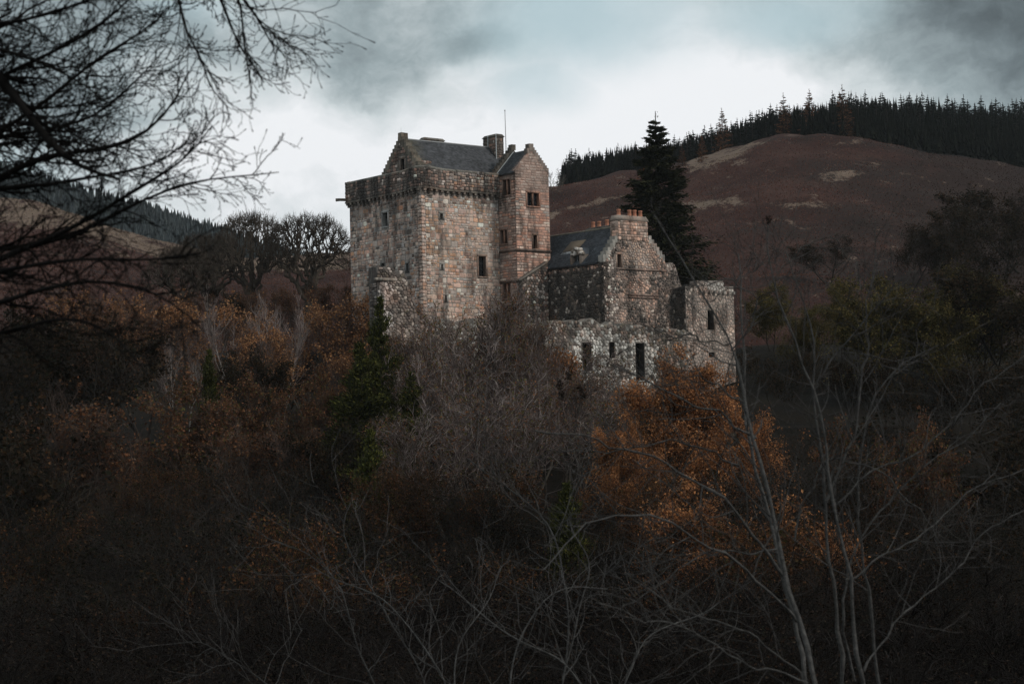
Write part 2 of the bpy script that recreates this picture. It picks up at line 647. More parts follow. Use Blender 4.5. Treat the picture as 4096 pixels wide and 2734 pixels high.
class Masonry:
    """gathers the stones of one thing; the 300 that show largest become parts, the rest one stuff part"""

    def __init__(self, parent, dark=False):
        self.p, self.dark, self.items = parent, dark, []
        self.rng = random.Random(hash(parent.name) % 1000 + 3)

    def stone(self, face, s, z, wd, h, depth, col, weight=1.0):
        self.items.append((wd * h * weight, face, s, z, wd, h, depth, col, self.rng.randrange(len(STONES))))

    def coursed(self, face, s0, s1, z0, ztop, colour, openings=(), hh=(.30, .52), ww=(.32, .95), depth=(.05, .12), inside=None, split=.22, weight=1.0):
        r = self.rng
        zmax = max(z for _, z in ztop)
        z = z0
        xs, zs = [p[0] for p in ztop], [p[1] for p in ztop]
        while z < zmax:
            h = r.uniform(*hh)
            zc = z + h / 2
            blocked = sorted((o[0], o[1]) for o in openings if o[2] < z + h - .04 and o[3] > z + .04)
            spans, cur = [], s0
            for a, b in blocked:
                if a > cur:
                    spans.append((cur, a))
                cur = max(cur, b)
            if cur < s1:
                spans.append((cur, s1))
            for a, b in spans:
                s = a
                while s < b - .06:
                    wd = r.uniform(*ww)
                    if b - (s + wd) < ww[0] * .7:
                        wd = b - s
                    wd = min(wd, b - s)
                    sc = s + wd / 2
                    top = float(np.interp(sc, xs, zs))
                    if zc + h * .3 < top and (inside is None or inside(sc, zc)):
                        g = .03 + .03 * r.random()
                        if r.random() < split and wd > .3:
                            k = r.uniform(.4, .6)
                            self.stone(face, sc, z + h * k / 2, wd - g, h * k - g, r.uniform(*depth), colour(sc, zc, r), weight)
                            self.stone(face, sc, z + h * (1 + k) / 2, wd - g, h * (1 - k) - g, r.uniform(*depth), colour(sc, zc, r), weight)
                        else:
                            self.stone(face, sc, zc + r.uniform(-.03, .03), wd - g, (h - g) * r.uniform(.86, 1.06), r.uniform(*depth), colour(sc, zc, r), weight)
                    s += wd
            z += h

    def panels(self, face, s0, s1, z0, z1, colour, openings=(), weight=1.0, depth=(.012, .055)):
        """rubble brought to courses: short panels, each with its own course heights"""
        r = self.rng
        z = z0
        while z < z1:
            bh = r.uniform(.75, 1.45)
            bh = z1 - z if z1 - (z + bh) < .5 else bh
            s = s0
            while s < s1:
                bw = r.uniform(.9, 2.6)
                bw = s1 - s if s1 - (s + bw) < .6 else bw
                zz = z + r.uniform(-.08, .08) * (s > s0)
                zt = z + bh
                while zt - zz > .12:
                    h = r.choice((.22, .28, .33, .38, .46, .56)) * r.uniform(.9, 1.1)
                    h = zt - zz if zt - (zz + h) < .18 else h
                    blocked = sorted((o[0], o[1]) for o in openings if o[2] < zz + h - .03 and o[3] > zz + .03)
                    spans, cur = [], s
                    for a, b in blocked:
                        if a > cur:
                            spans.append((cur, min(a, s + bw)))
                        cur = max(cur, b)
                    if cur < s + bw:
                        spans.append((cur, s + bw))
                    for a, b in spans:
                        q = a
                        while q < b - .08:
                            wd = h * r.uniform(.7, 2.3)
                            wd = b - q if b - (q + wd) < .2 else wd
                            g = .016 + .022 * r.random()
                            self.stone(face, q + wd / 2 + r.uniform(-.01, .01), zz + h / 2 + r.uniform(-.02, .02), (wd - g) * r.uniform(.95, 1.0), (h - g) * r.uniform(.92, 1.03),
                                       r.uniform(*depth), colour(q + wd / 2, zz + h / 2, r), weight)
                            q += wd
                    zz += h
                s += bw
            z += bh

    def quoins(self, face, z0, z1, colour, start=0, weight=1.0):
        r = self.rng
        z, k = z0, start
        while z < z1:
            h = .42 + .06 * math.sin(k * 2.3)
            wd = .62 if k % 2 else .40
            self.stone(face, wd / 2, z + h / 2, wd - .02, h - .025, .085, colour(r), weight * 1.4)
            if wd < .5:
                self.stone(face, .51, z + h / 2, .20, h - .03, r.uniform(.03, .07), colour(r), weight)
            z += h
            k += 1

    def rubble(self, face, s0, s1, z0, ztop, colour, openings=(), wc=.52, hr=.38, depth=(.04, .11), weight=1.0, jit=.3, rowjit=.22, drop=.12, gap=.025, blank=None, rnd=.26):
        """irregular stones: the cells round scattered seeds"""
        r = self.rng
        xs, zs = [p[0] for p in ztop], [p[1] for p in ztop]
        nr, nc = int((max(zs) - z0) / hr) + 1, int((s1 - s0) / wc) + 1
        seeds = {}
        for i in range(-1, nr + 1):
            for j in range(-1, nc + 1):
                if r.random() < drop:
                    continue
                seeds[i, j] = (s0 + (j + (.5 if i % 2 else 0) + r.uniform(-jit, jit)) * wc, z0 + (i + .5 + r.uniform(-rowjit, rowjit)) * hr)
        for (i, j), (x, z) in seeds.items():
            if not (s0 < x < s1) or z < z0 or z > float(np.interp(x, xs, zs)) - .08:
                continue
            if any(o[0] < x < o[1] and o[2] < z < o[3] for o in openings):
                continue
            if blank is not None and blank(x, z, r):
                continue
            a, b = wc * 1.3, hr * 1.3
            poly_ = [(x - a, z - b), (x + a, z - b), (x + a, z + b), (x - a, z + b)]
            planes = []
            for di in (-2, -1, 0, 1, 2):
                for dj in (-2, -1, 0, 1, 2):
                    q = seeds.get((i + di, j + dj))
                    if q is not None and (di or dj):
                        nx, nz = q[0] - x, q[1] - z
                        planes.append((nx, nz, nx * (x + q[0]) / 2 + nz * (z + q[1]) / 2))
            planes += [(1, 0, s1), (-1, 0, -s0), (0, -1, -z0)]
            for o in openings:
                c = max((o[0] - x, (1, 0, o[0])), (x - o[1], (-1, 0, -o[1])), (o[2] - z, (0, 1, o[2])), (z - o[3], (0, -1, -o[3])))
                if c[0] < 2 * wc:
                    planes.append(c[1])
            for nx, nz, dd in planes:
                out = []
                for k in range(len(poly_)):
                    p, q = poly_[k - 1], poly_[k]
                    dp, dq = nx * p[0] + nz * p[1] - dd, nx * q[0] + nz * q[1] - dd
                    if (dp < 0) != (dq < 0):
                        t = dp / (dp - dq)
                        out.append((p[0] + (q[0] - p[0]) * t, p[1] + (q[1] - p[1]) * t))
                    if dq < 0:
                        out.append(q)
                poly_ = out
                if len(poly_) < 3:
                    break
            if len(poly_) < 3:
                continue
            P = np.array(poly_)
            P[:, 1] = np.minimum(P[:, 1], np.interp(P[:, 0], xs, zs) + .05)
            c = P.mean(0)
            rad = np.abs(P - c).mean()
            if rad < .05:
                continue
            P = c + (P - c) * max(.5, 1 - gap * r.uniform(.6, 1.6) / rad)
            nxt = np.roll(P, -1, axis=0)
            P = np.stack((P * (1 - rnd) + nxt * rnd, P * rnd + nxt * (1 - rnd)), 1).reshape(-1, 2)
            area = .5 * abs(np.dot(P[:, 0], np.roll(P[:, 1], -1)) - np.dot(P[:, 1], np.roll(P[:, 0], -1)))
            self.items.append((area * weight, face, P, r.uniform(*depth), colour(c[0], c[1], r)))

    @staticmethod
    def cell(face, P, dp):
        n = len(P)
        c = P.mean(0)
        ins = c + (P - c) * .80
        v = [face.pt(a, b, -.03) for a, b in P] + [face.pt(a, b, dp * .6) for a, b in P] + [face.pt(a, b, dp) for a, b in ins]
        q = [(o + k, o + (k + 1) % n, o + n + (k + 1) % n, o + n + k) for o in (0, n) for k in range(n)]
        o = 2 * n
        k = 1
        while k < n - 1:
            q.append((o, o + k, o + k + 1, o + min(k + 2, n - 1)))
            k += 2
        return np.array(v), q

    def build(self):
        self.items.sort(key=lambda it: -it[0])
        mat = M['stone_dark'] if self.dark else M['stone']
        rest_mat = M['stone_dark_rest'] if self.dark else M['stone_rest']
        org = origin_of(self.p)
        rest = Geo()
        for n, it in enumerate(self.items):
            if len(it) == 5:
                _, face, P, dp, col = it
                v, q = self.cell(face, P, dp)
                if n < 300:
                    ctr = v.mean(0)
                    me = bpy.data.meshes.new('stone')
                    me.from_pydata((v - ctr).tolist(), [], [tuple(dict.fromkeys(f)) for f in q])
                    me.materials.append(mat)
                    o = bpy.data.objects.new('stone', me)
                    link(o)
                    o.parent = self.p
                    o.location = tuple(ctr - org)
                    o.color = (*col, 1)
                else:
                    rest.add(v, q, col)
                continue
            _, face, s, z, wd, h, dp, col, k = it
            c = face.pt(s, z, -0.02)
            tilt = self.rng.uniform(-.03, .03)
            ex = face.e * math.cos(tilt) + np.array((0, 0, math.sin(tilt)))
            ez = np.array((0, 0, math.cos(tilt))) - face.e * math.sin(tilt)
            if n < 300:
                o = bpy.data.objects.new('stone', stone_mesh(k, mat))
                l = c - org
                m = np.eye(4)
                m[:3, 0], m[:3, 1], m[:3, 2], m[:3, 3] = ex * wd, face.inw * (dp + .02), ez * h, l
                link(o)
                o.parent = self.p
                o.matrix_basis = Matrix(m.tolist())
                o.color = (*col, 1)
            else:
                vs, fs = STONES[k]
                w3 = c + vs[:, :1] * ex * wd + vs[:, 1:2] * face.inw * (dp + .02) + vs[:, 2:3] * ez * h
                rest.add(w3, fs, col)
        if not rest.empty():
            rest.build('small_stones', rest_mat, self.p, kind='stuff')


def wall(g, face, s0, s1, z0, top, thick, openings=(), tint=(.2, .18, .16)):
    """the body of a wall behind its stones: front and back faces with holes, top and ends"""
    brk = {s0, s1} | {s for s, _ in top if s0 < s < s1}
    for o in openings:
        brk |= {o[0], o[1]}
    brk = sorted(b for b in brk if s0 <= b <= s1)
    xs, zs = [p[0] for p in top], [p[1] for p in top]
    tz = lambda s: float(np.interp(s, xs, zs))
    P = face.pt
    for a, b in zip(brk[:-1], brk[1:]):
        m = (a + b) / 2
        holes = sorted((o[2], o[3]) for o in openings if o[0] < m < o[1])
        segs, cur = [], z0
        for lo, hi in holes:
            segs.append((cur, cur, lo, lo))
            cur = hi
        segs.append((cur, cur, tz(a), tz(b)))
        for la, lb, ha, hb in segs:
            g.quad(P(a, la), P(b, lb), P(b, hb), P(a, ha), tint)
        g.quad(P(a, z0, -thick), P(b, z0, -thick), P(b, tz(b), -thick), P(a, tz(a), -thick), tint)
        g.quad(P(a, tz(a)), P(b, tz(b)), P(b, tz(b), -thick), P(a, tz(a), -thick), tint)
    for s in (s0, s1):
        g.quad(P(s, z0), P(s, z0, -thick), P(s, tz(s), -thick), P(s, tz(s)), tint)


def fbox(g, face, s0, s1, z0, z1, d0, d1, tint):
    """box on a face between outward distances d0 < d1"""
    P = face.pt
    g.box([P(s0, z0, d1), P(s1, z0, d1), P(s1, z0, d0), P(s0, z0, d0), P(s0, z1, d1), P(s1, z1, d1), P(s1, z1, d0), P(s0, z1, d0)], tint)


def opening(parent, face, o, depth=.6, mullions=0, trim=(.30, .25, .22), name='window', glass=True, sill=True, proud=.05, wide=.2, bars=False, reveal=None):
    """a recess with its reveals, a dark pane at the back, dressed surround, mullions"""
    s0, s1, z0, z1 = o
    g = Geo()
    P = face.pt
    rv = reveal or tuple(c * .8 for c in trim)
    for a, b in (((s0, z0), (s1, z0)), ((s1, z0), (s1, z1)), ((s1, z1), (s0, z1)), ((s0, z1), (s0, z0))):
        g.quad(P(*a), P(*b), P(*b, -depth), P(*a, -depth), rv)
    wn = g.build(name, M['stone_rest'], parent)
    q = Geo()
    dk = (.012, .013, .015) if glass else (.010, .009, .008)  # without glass, the near-black back paints the shade inside an empty opening
    q.quad(P(s0, z0, -depth + .02), P(s1, z0, -depth + .02), P(s1, z1, -depth + .02), P(s0, z1, -depth + .02), dk)
    q.build('pane_or_shade', M['pane_or_shade'], wn)
    if wide > 0:
        for nm, (a, b, c, d) in (('jamb_stone', (s0 - wide, s0 - .002, z0, z1)), ('jamb_stone', (s1 + .002, s1 + wide, z0, z1)),
                                 ('lintel', (s0 - wide, s1 + wide, z1 + .002, z1 + wide * 1.25))):
            j = Geo()
            fbox(j, face, a, b, c, d, -.1, proud, shade(random.uniform(.85, 1.15),  trim))
            j.build(nm, M['stone_rest'], wn)
    if sill:
        j = Geo()
        fbox(j, face, s0 - .12, s1 + .12, z0 - .16, z0 - .002, -.1, proud + .07, trim)
        j.build('sill', M['stone_rest'], wn)
    for k in range(mullions):
        sc = s0 + (s1 - s0) * (k + 1) / (mullions + 1)
        j = Geo()
        fbox(j, face, sc - .1, sc + .1, z0 + .002, z1 - .002, -.28, -.03, (.30, .17, .12))
        j.build('mullion', M['stone_rest'], wn)
    if bars:
        j = Geo()
        n = 4
        for k in range(1, n):
            sc = s0 + (s1 - s0) * k / n
            fbox(j, face, sc - .015, sc + .015, z0, z1, -.2, -.17, (.02, .02, .02))
        j.build('window_bars', M['iron'], wn)
    return wn


BLK = None


def part_box(parent, name, mat, face, s0, s1, z0, z1, d0, d1, tint):
    g = Geo()
    fbox(g, face, s0, s1, z0, z1, d0, d1, tint)
    return g.build(name, mat, parent)


_unit_cube = {}


def unit_part(parent, name, mat, face, s0, s1, z0, z1, d0, d1, tint):
    """like part_box, but every such part shares one slightly worn unit block"""
    key = (name, mat.name)
    if key not in _unit_cube:
        r = random.Random(len(_unit_cube))
        g = [(x * .5, y * .5, z * .5) for z in (-1, 1) for x, y in ((-1, -1), (1, -1), (1, 1), (-1, 1))]
        g = [tuple(c * r.uniform(.93, 1.0) for c in p) for p in g]
        me = bpy.data.meshes.new(name)
        me.from_pydata(g, [], [(0, 3, 2, 1), (4, 5, 6, 7), (0, 1, 5, 4), (1, 2, 6, 5), (2, 3, 7, 6), (3, 0, 4, 7)])
        me.materials.append(mat)
        _unit_cube[key] = me
    o = bpy.data.objects.new(name, _unit_cube[key])
    link(o)
    o.parent = parent
    c = (face.pt((s0 + s1) / 2, (z0 + z1) / 2, (d0 + d1) / 2)) - origin_of(parent)
    m = np.eye(4)
    m[:3, 0], m[:3, 1], m[:3, 2], m[:3, 3] = face.e * abs(s1 - s0), face.inw * abs(d1 - d0), (0, 0, z1 - z0), c
    o.matrix_basis = Matrix(m.tolist())
    o.color = (*tint, 1)
    return o


def slates(parent, p00, p10, p01, p11, course=.24, wd=.30, tint=(.058, .060, .066), moss=None, name='slates'):
    """one roof slope of separate slates between bottom edge p00-p10 and top edge p01-p11"""
    r = np.random.default_rng(3)
    p00, p10, p01, p11 = (np.asarray(p, float) for p in (p00, p10, p01, p11))
    up = (p01 + p11) / 2 - (p00 + p10) / 2
    nrows = max(2, int(np.linalg.norm(up) / course))
    nrm = np.cross(p10 - p00, up)
    nrm /= np.linalg.norm(nrm)
    if nrm[2] < 0:
        nrm = -nrm
    g = Geo()
    for i in range(nrows):
        t0, t1 = i / nrows, min((i + 1.12) / nrows, 1.0)
        a0, b0 = p00 + (p01 - p00) * t0, p10 + (p11 - p10) * t0
        a1, b1 = p00 + (p01 - p00) * t1, p10 + (p11 - p10) * t1
        L = np.linalg.norm(b0 - a0)
        n = max(1, int(L / wd))
        off = .5 / n if i % 2 else 0
        for j in range(n + 1):
            u0, u1 = max(0, j / n - off), min(1, (j + 1) / n - off - .02 / n)
            if u1 - u0 < .2 / n:
                continue
            lift = .045 + r.uniform(-.012, .018)
            drop = r.uniform(-.02, .02) * (a0 - a1) / max(np.linalg.norm(a0 - a1), 1e-6)
            q = [a0 + (b0 - a0) * u0 + nrm * lift + drop, a0 + (b0 - a0) * u1 + nrm * lift + drop,
                 a1 + (b1 - a1) * u1 + nrm * .01, a1 + (b1 - a1) * u0 + nrm * .01]
            k = r.uniform(.65, 1.35)
            c = np.array(tint) * k
            if moss is not None:
                m = moss((u0 + u1) / 2, t0) * r.uniform(.3, 1.0)
                c = c * (1 - m) + np.array((.105, .092, .058)) * m
            lo = [q[0] - nrm * .05, q[1] - nrm * .05]
            g.add(q + lo, [[0, 1, 2, 3], [4, 5, 1, 0]], c)
    return g.build(name, M['slate'], parent, kind='stuff')


def pal(cols, wts, jit=.20, mk=.14):
    tot = sum(wts)

    mean = [sum(c[i] * wt for c, wt in zip(cols, wts)) / tot for i in range(3)]

    def f(r):
        x = r.random() * tot
        for c, wt in zip(cols, wts):
            x -= wt
            if x <= 0:
                break
        k = r.uniform(1 - jit, 1 + jit)
        return tuple(min(.8, (v * (1 - mk) + mv * mk) * k * q) for v, mv, q in zip(c, mean, (1.33, 1.20, 1.13) if mk else (1, 1, 1)))
    return f


GREY, WARM, ORANGE, PALE, BROWN, PINK, DARK, BLUE = ((.40, .375, .355), (.43, .36, .31), (.50, .315, .215), (.66, .62, .57), (.23, .165, .14),
                                                    (.48, .355, .305), (.085, .077, .072), (.335, .345, .355))
WHITE = (.66, .63, .58)

right_pal = pal([GREY, WARM, ORANGE, PALE, BROWN, PINK, BLUE], [3.4, 4.2, 1.5, 1.7, 2.0, 3.4, .9])
left_pal = pal([GREY, WARM, ORANGE, PALE, BROWN, PINK, BLUE, DARK], [3.6, 3.8, .7, .7, 3.0, 2.4, .7, 1.6])


def right_col(s, z, r):
    n = mnoise.noise((s * .35, z * .35, 3.1))
    c = right_pal(r)
    if n > .22 and r.random() < .45:
        c = shade(r.uniform(.85, 1.1),  ORANGE)
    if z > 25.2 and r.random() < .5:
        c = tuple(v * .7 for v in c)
    if z > 24.2 and r.random() < .30:
        c = shade(r.uniform(.8, 1.2), (.50, .33, .24))
        c = shade(r.uniform(.9, 1.15),  (PALE if r.random() < .5 else PINK))
    return c


def left_col(s, z, r):
    n = mnoise.noise((s * .3, z * .3, 7.7))
    c = left_pal(r)
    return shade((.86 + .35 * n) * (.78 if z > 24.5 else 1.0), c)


dark_pal = pal([DARK, BROWN, GREY, PALE, (.12, .11, .10)], [6, 2.6, .5, .22, 3])
para_col = lambda s, z, r: dark_pal(r)

tower = empty('tower_house', PT(5, 5, 10), 'tall square grey and orange stone keep with a slated cap roof and dark parapet', 'tower')
TF, TL = Face('front', 0.0), Face('side', 0.0)
front_op = [(2.70, 3.12, 23.25, 23.98), (2.70, 2.98, 17.35, 18.05), (3.15, 3.45, 13.6, 14.45), (8.18, 9.30, 16.85, 19.22)]
left_op = [(6.75, 7.80, 23.05, 24.70), (2.65, 3.20, 17.18, 18.28), (7.55, 8.30, 18.2, 18.72)]
body = Geo()
wall(body, TF, 0.0, 16.0, -3.0, [(0, 26.9), (16, 26.9)], 1.2, front_op, (.36, .31, .27))
wall(body, TL, 0.0, 14.85, -3.0, [(0, 26.9), (14.85, 26.9)], 1.2, left_op, (.30, .265, .24))
body.box([PT(0, 14.8, -3.0), PT(16, 14.8, -3.0), PT(16, 13.6, -3.0), PT(0, 13.6, -3.0), PT(0, 14.8, 26.9), PT(16, 14.8, 26.9), PT(16, 13.6, 26.9), PT(0, 13.6, 26.9)], (.16, .15, .14))
body.box([PT(16, 0, -3.0), PT(16, 14.8, -3.0), PT(14.8, 14.8, -3.0), PT(14.8, 0, -3.0), PT(16, 0, 26.9), PT(16, 14.8, 26.9), PT(14.8, 14.8, 26.9), PT(14.8, 0, 26.9)], (.16, .15, .14))
body.quad(PT(0, 0, 26.85), PT(16, 0, 26.85), PT(16, 14.8, 26.85), PT(0, 14.8, 26.85), (.1, .1, .1))
body.build('wall', M['stone_rest'], tower)
tm = Masonry(tower)


def grow_op(ops, m=.22, t=.3):
    return [(o[0] - m, o[1] + m, o[2] - .18, o[3] + t) for o in ops]


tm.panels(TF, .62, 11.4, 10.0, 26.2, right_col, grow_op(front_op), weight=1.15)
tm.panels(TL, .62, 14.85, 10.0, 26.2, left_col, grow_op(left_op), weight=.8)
quoin_pal = pal([(.50, .44, .395), (.46, .35, .30), (.42, .385, .36), (.52, .34, .25)], [3, 2.4, 2.4, 1.2])
tm.quoins(TF, 10.0, 25.6, quoin_pal, 0)
tm.quoins(TL, 10.0, 25.6, lambda r: shade(.9, quoin_pal(r)), 1)
for o in front_op[:3]:
    opening(tower, TF, o, .5, wide=.2, sill=False, trim=(.34, .31, .28), name='slit_window')
opening(tower, TF, front_op[3], .55, wide=.22, trim=(.36, .26, .21), bars=True)
opening(tower, TL, left_op[0], .55, wide=.2, trim=(.34, .33, .32))
opening(tower, TL, left_op[1], .5, wide=.18, sill=False, trim=(.26, .25, .24), name='slit_window')
opening(tower, TL, left_op[2], .5, wide=.15, sill=False, trim=(.2, .19, .18), name='slit_window')

# parapet: follows the wall head on corbels, swelling into an open round at the near corner
path = []
for b in np.linspace(15.3, 2.3, 12):
    path.append((-.30, b))
for k in range(1, 8):
    th = math.pi + (math.pi / 2) * k / 8
    path.append((1.55 + 2.1 * math.cos(th), 1.55 + 2.1 * math.sin(th)))
path = [p for p in path if not (p[0] > -.30 and p[1] > 2.3)]
for a in np.linspace(2.3, 11.38, 9):
    path.append((a, -.30))
path = np.array(path)


def bulge(p):
    d = math.hypot(p[0] - .3, p[1] - .3)
    return max(0.0, 1 - d / 3.2)


def ring(paths, z, off):
    t = np.gradient(paths, axis=0)
    t /= np.linalg.norm(t, axis=1, keepdims=True)
    nrm = np.stack((t[:, 1], -t[:, 0]), axis=1)
    q = paths + nrm * off
    return np.array([PT(q[i, 0], q[i, 1], z[i]) for i in range(len(q))])


def band(g, zlo, zhi, olo, ohi, tint, rise=0.22):
    zl = np.array([zlo + rise * bulge(p) for p in path])
    zh = np.array([zhi + rise * bulge(p) for p in path])
    a, b = ring(path, zl, olo), ring(path, zh, ohi)
    n = len(a)
    g.add(np.concatenate((a, b)), [[i, i + 1, n + i + 1, n + i] for i in range(n - 1)], tint)


pg = Geo()
PTINT = (.085, .078, .07)
band(pg, 26.75, 29.0, .0, .0, PTINT)
band(pg, 29.0, 26.9, -.5, -.5, PTINT)
band(pg, 26.75, 26.75, -.6, 0, PTINT)
pg.build('parapet', M['stone_dark_rest'], tower)
cg = Geo()
band(cg, 28.96, 28.96, -.62, .06, (.13, .12, .105))
band(cg, 28.96, 29.12, .06, .04, (.15, .14, .12))
band(cg, 29.12, 29.27, .04, -.2, (.17, .155, .135))
band(cg, 29.27, 28.96, -.2, -.62, (.13, .12, .105))
cg.build('coping', M['stone_dark_rest'], tower)
mg = Geo()
band(mg, 26.62, 26.62, -.3, .09, (.12, .105, .09))
band(mg, 26.62, 26.80, .09, .09, (.17, .145, .12))
band(mg, 26.80, 26.84, .09, 0, (.17, .145, .12))
mg.build('string_course', M['stone_dark_rest'], tower)
pm = Masonry(tower, dark=True)


class ArcFace(Face):
    def __init__(self, p, t):
        self.p, self.e = p, np.array((UX * t[0] - UY * t[1], UY * t[0] + UX * t[1], 0))
        self.inw = np.cross(np.array((0, 0, 1.0)), self.e)

    def pt(self, s, z, d=0.0):
        return PT(self.p[0], self.p[1], z) + self.e * s - self.inw * d


stone_parts = Geo()
for i in range(len(path) - 1):
    p, q = path[i], path[i + 1]
    t = (q - p)
    L = np.hypot(*t)
    f = ArcFace(p, t / L)
    rise = .22 * (bulge(p) + bulge(q)) / 2
    r = random.Random(i)
    z = 26.86 + rise
    while z < 28.9 + rise:
        h = r.uniform(.26, .44)
        s = 0.0
        while s < L - .05:
            wd = min(r.uniform(.26, .6), L - s)
            col = dark_pal(r)
            if i > len(path) - 9 and r.random() < .72:
                col = tuple(.65 * v for v in right_pal(r))
            vs, fs = STONES[r.randrange(14)]
            dp = r.uniform(.04, .09)
            c = f.pt(s + wd / 2, z + h / 2)
            stone_parts.add(c + vs[:, :1] * f.e * (wd - .02) + vs[:, 1:2] * f.inw * dp + vs[:, 2:3] * np.array((0, 0, h - .02)), fs, col)
            s += wd
        z += h
stone_parts.build('parapet_stones', M['stone_dark_rest'], tower, kind='stuff')
# corbels under the parapet, one by one
seg = np.concatenate(([0], np.cumsum(np.linalg.norm(np.diff(path, axis=0), axis=1))))
for s in np.arange(.35, seg[-1] - .2, .82):
    i = min(int(np.searchsorted(seg, s)) - 1, len(path) - 2)
    t = (path[i + 1] - path[i]) / np.linalg.norm(path[i + 1] - path[i])
    p = path[i] + t * (s - seg[i])
    f = ArcFace(p, t)
    rise = .22 * bulge(p)
    c = shade(random.uniform(.7, 1.3),  (.20, .165, .14))
    unit_part(tower, 'corbel', M['stone'], f, -.17, .17, 26.36 + rise, 26.62 + rise, -.5, .06, c)
    unit_part(tower, 'corbel', M['stone'], f, -.15, .15, 26.10 + rise, 26.36 + rise, -.5, -.14, c)
rd = Geo()          # continuous corbelled rings under the round
for k in range(3):
    ang = np.linspace(math.pi, 1.5 * math.pi, 9)
    rr = 1.7 - .16 * k
    z = 26.1 - .26 * k
    lo = np.array([PT(1.55 + rr * math.cos(a), 1.55 + rr * math.sin(a), z - .2) for a in ang])
    hi = np.array([PT(1.55 + (rr + .12) * math.cos(a), 1.55 + (rr + .12) * math.sin(a), z) for a in ang])
    ins = np.array([PT(1.55 + .3 * math.cos(a), 1.55 + .3 * math.sin(a), z) for a in ang])
    rd.add(np.concatenate((lo, hi, ins)), [[i, i + 1, 9 + i + 1, 9 + i] for i in range(8)] + [[9 + i, 10 + i, 19 + i, 18 + i] for i in range(8)], (.19, .155, .13))
rd.build('corner_corbelling', M['stone_rest'], tower)
sp = Geo()
sp.tube([PT(-.2, 15.1, 27.1), PT(-.9, 15.5, 27.12), PT(-1.35, 15.85, 27.1)], [.18, .17, .2], 8, (.13, .11, .09))
sp.build('water_spout', M['stone_rest'], tower)

# cap roof
GA = 1.05
gcx, gz0, gap_z = 5.4, 28.5, 33.45
GF = Face('side', GA)
half = 4.3
gt = [(gcx - half, 28.9), (gcx, gap_z), (gcx + half, 28.9)]
g = Geo()
gab_op = [(4.55, 5.35, 29.35, 30.85)]
wall(g, GF, gcx - half, gcx + half, 26.8, gt, .8, gab_op, (.10, .09, .08))
g.build('gable', M['stone_dark_rest'], tower)
opening(tower, GF, gab_op[0], .35, wide=.3, sill=False, trim=(.17, .14, .12))
gm = Masonry(tower, dark=True)
nst = 11
for side in (-1, 1):
    for k in range(nst):
        t0 = k / nst
        s0 = gcx + side * half * (1 - t0)
        s1 = gcx + side * half * (1 - (k + 1) / nst)
        z = 28.9 + (gap_z - 28.9) * (k + 1) / nst
        a, b = min(s0, s1), max(s0, s1)
        unit_part(tower, 'crow_step', M['stone'], GF, a - .03, b + .03, z - .95, z + .12, -.85, .05, shade(random.uniform(.7, 1.3),  (.15, .13, .105)))
unit_part(tower, 'crow_step', M['stone'], GF, gcx - .34, gcx + .34, gap_z - .4, gap_z + .62, -.95, .08, (.17, .14, .11))
gst = Geo()
r = random.Random(8)
z = 26.9
while z < gap_z - .5:
    h = r.uniform(.26, .44)
    hw = half * (1 - max(0, z + h - 28.9) / (gap_z - 28.9)) - .35
    s = gcx - hw
    while s < gcx + hw:
        wd = min(r.uniform(.3, .75), gcx + hw - s)
        if wd > .12 and not (s + wd > 4.2 and s < 5.7 and z + h > 29.3 and z < 31.25):
            vs, fs = STONES[r.randrange(14)]
            c = GF.pt(s + wd / 2, z + h / 2)
            gst.add(c + vs[:, :1] * GF.e * (wd - .02) + vs[:, 1:2] * GF.inw * r.uniform(.04, .09) + vs[:, 2:3] * np.array((0, 0, h - .02)), fs, dark_pal(r))
        s += wd
    z += h
gst.build('gable_stones', M['stone_dark_rest'], tower, kind='stuff')
RE = 15.2
rb = Geo()
e0, e1 = gcx - half - .15, gcx + half + .15
rb.add([PT(GA + .5, e0, 28.6), PT(RE, e0, 28.6), PT(RE, gcx, 33.3), PT(GA + .5, gcx, 33.3), PT(RE, e1, 28.6), PT(GA + .5, e1, 28.6)],
       [[0, 1, 2, 3], [3, 2, 4, 5]], (.05, .05, .055))
rb.add([PT(RE, e0, 28.6), PT(RE, e1, 28.6), PT(RE, gcx, 33.3), PT(RE, gcx, 33.3)], [[0, 1, 2, 3]], (.05, .05, .05))
rb.build('roof', M['slate'], tower)
slates(tower, PT(GA + .75, e0, 28.62), PT(RE, e0, 28.62), PT(GA + .75, gcx, 33.32), PT(RE, gcx, 33.32), .23, .30,
       moss=lambda u, t: max(0, 1 - u * 7 + .25 * math.sin(t * 9)) * .9)
rg = Geo()
rg.tube([PT(GA + .8, gcx, 33.36), PT(14.5, gcx, 33.36)], [.10, .10], 6, (.22, .22, .22))
rg.build('ridge_capping', M['lead'], tower)
# little stepped wall beside the gable foot
SB = Face('front', 2.35)
bb = Geo()
fbox(bb, SB, 1.1, 3.3, 26.9, 30.35, -.5, .0, (.14, .11, .09))
fbox(bb, SB, 3.3, 3.75, 26.9, 29.9, -.5, .0, (.14, .11, .09))
bb.build('wall_stub', M['stone_rest'], tower)
for k in range(36):
    pass
sm2 = Geo()
r = random.Random(4)
for zz in np.arange(29.1, 30.2, .34):
    s = 1.15
    while s < 3.25:
        wd = min(r.uniform(.3, .6), 3.3 - s)
        vs, fs = STONES[r.randrange(14)]
        c = SB.pt(s + wd / 2, zz + .17)
        sm2.add(c + vs[:, :1] * SB.e * (wd - .02) + vs[:, 1:2] * SB.inw * .08 + vs[:, 2:3] * np.array((0, 0, .32)), fs, tuple(.8 * v for v in right_pal(r)))
        s += wd
sm2.build('wall_stub_stones', M['stone_rest'], tower, kind='stuff')


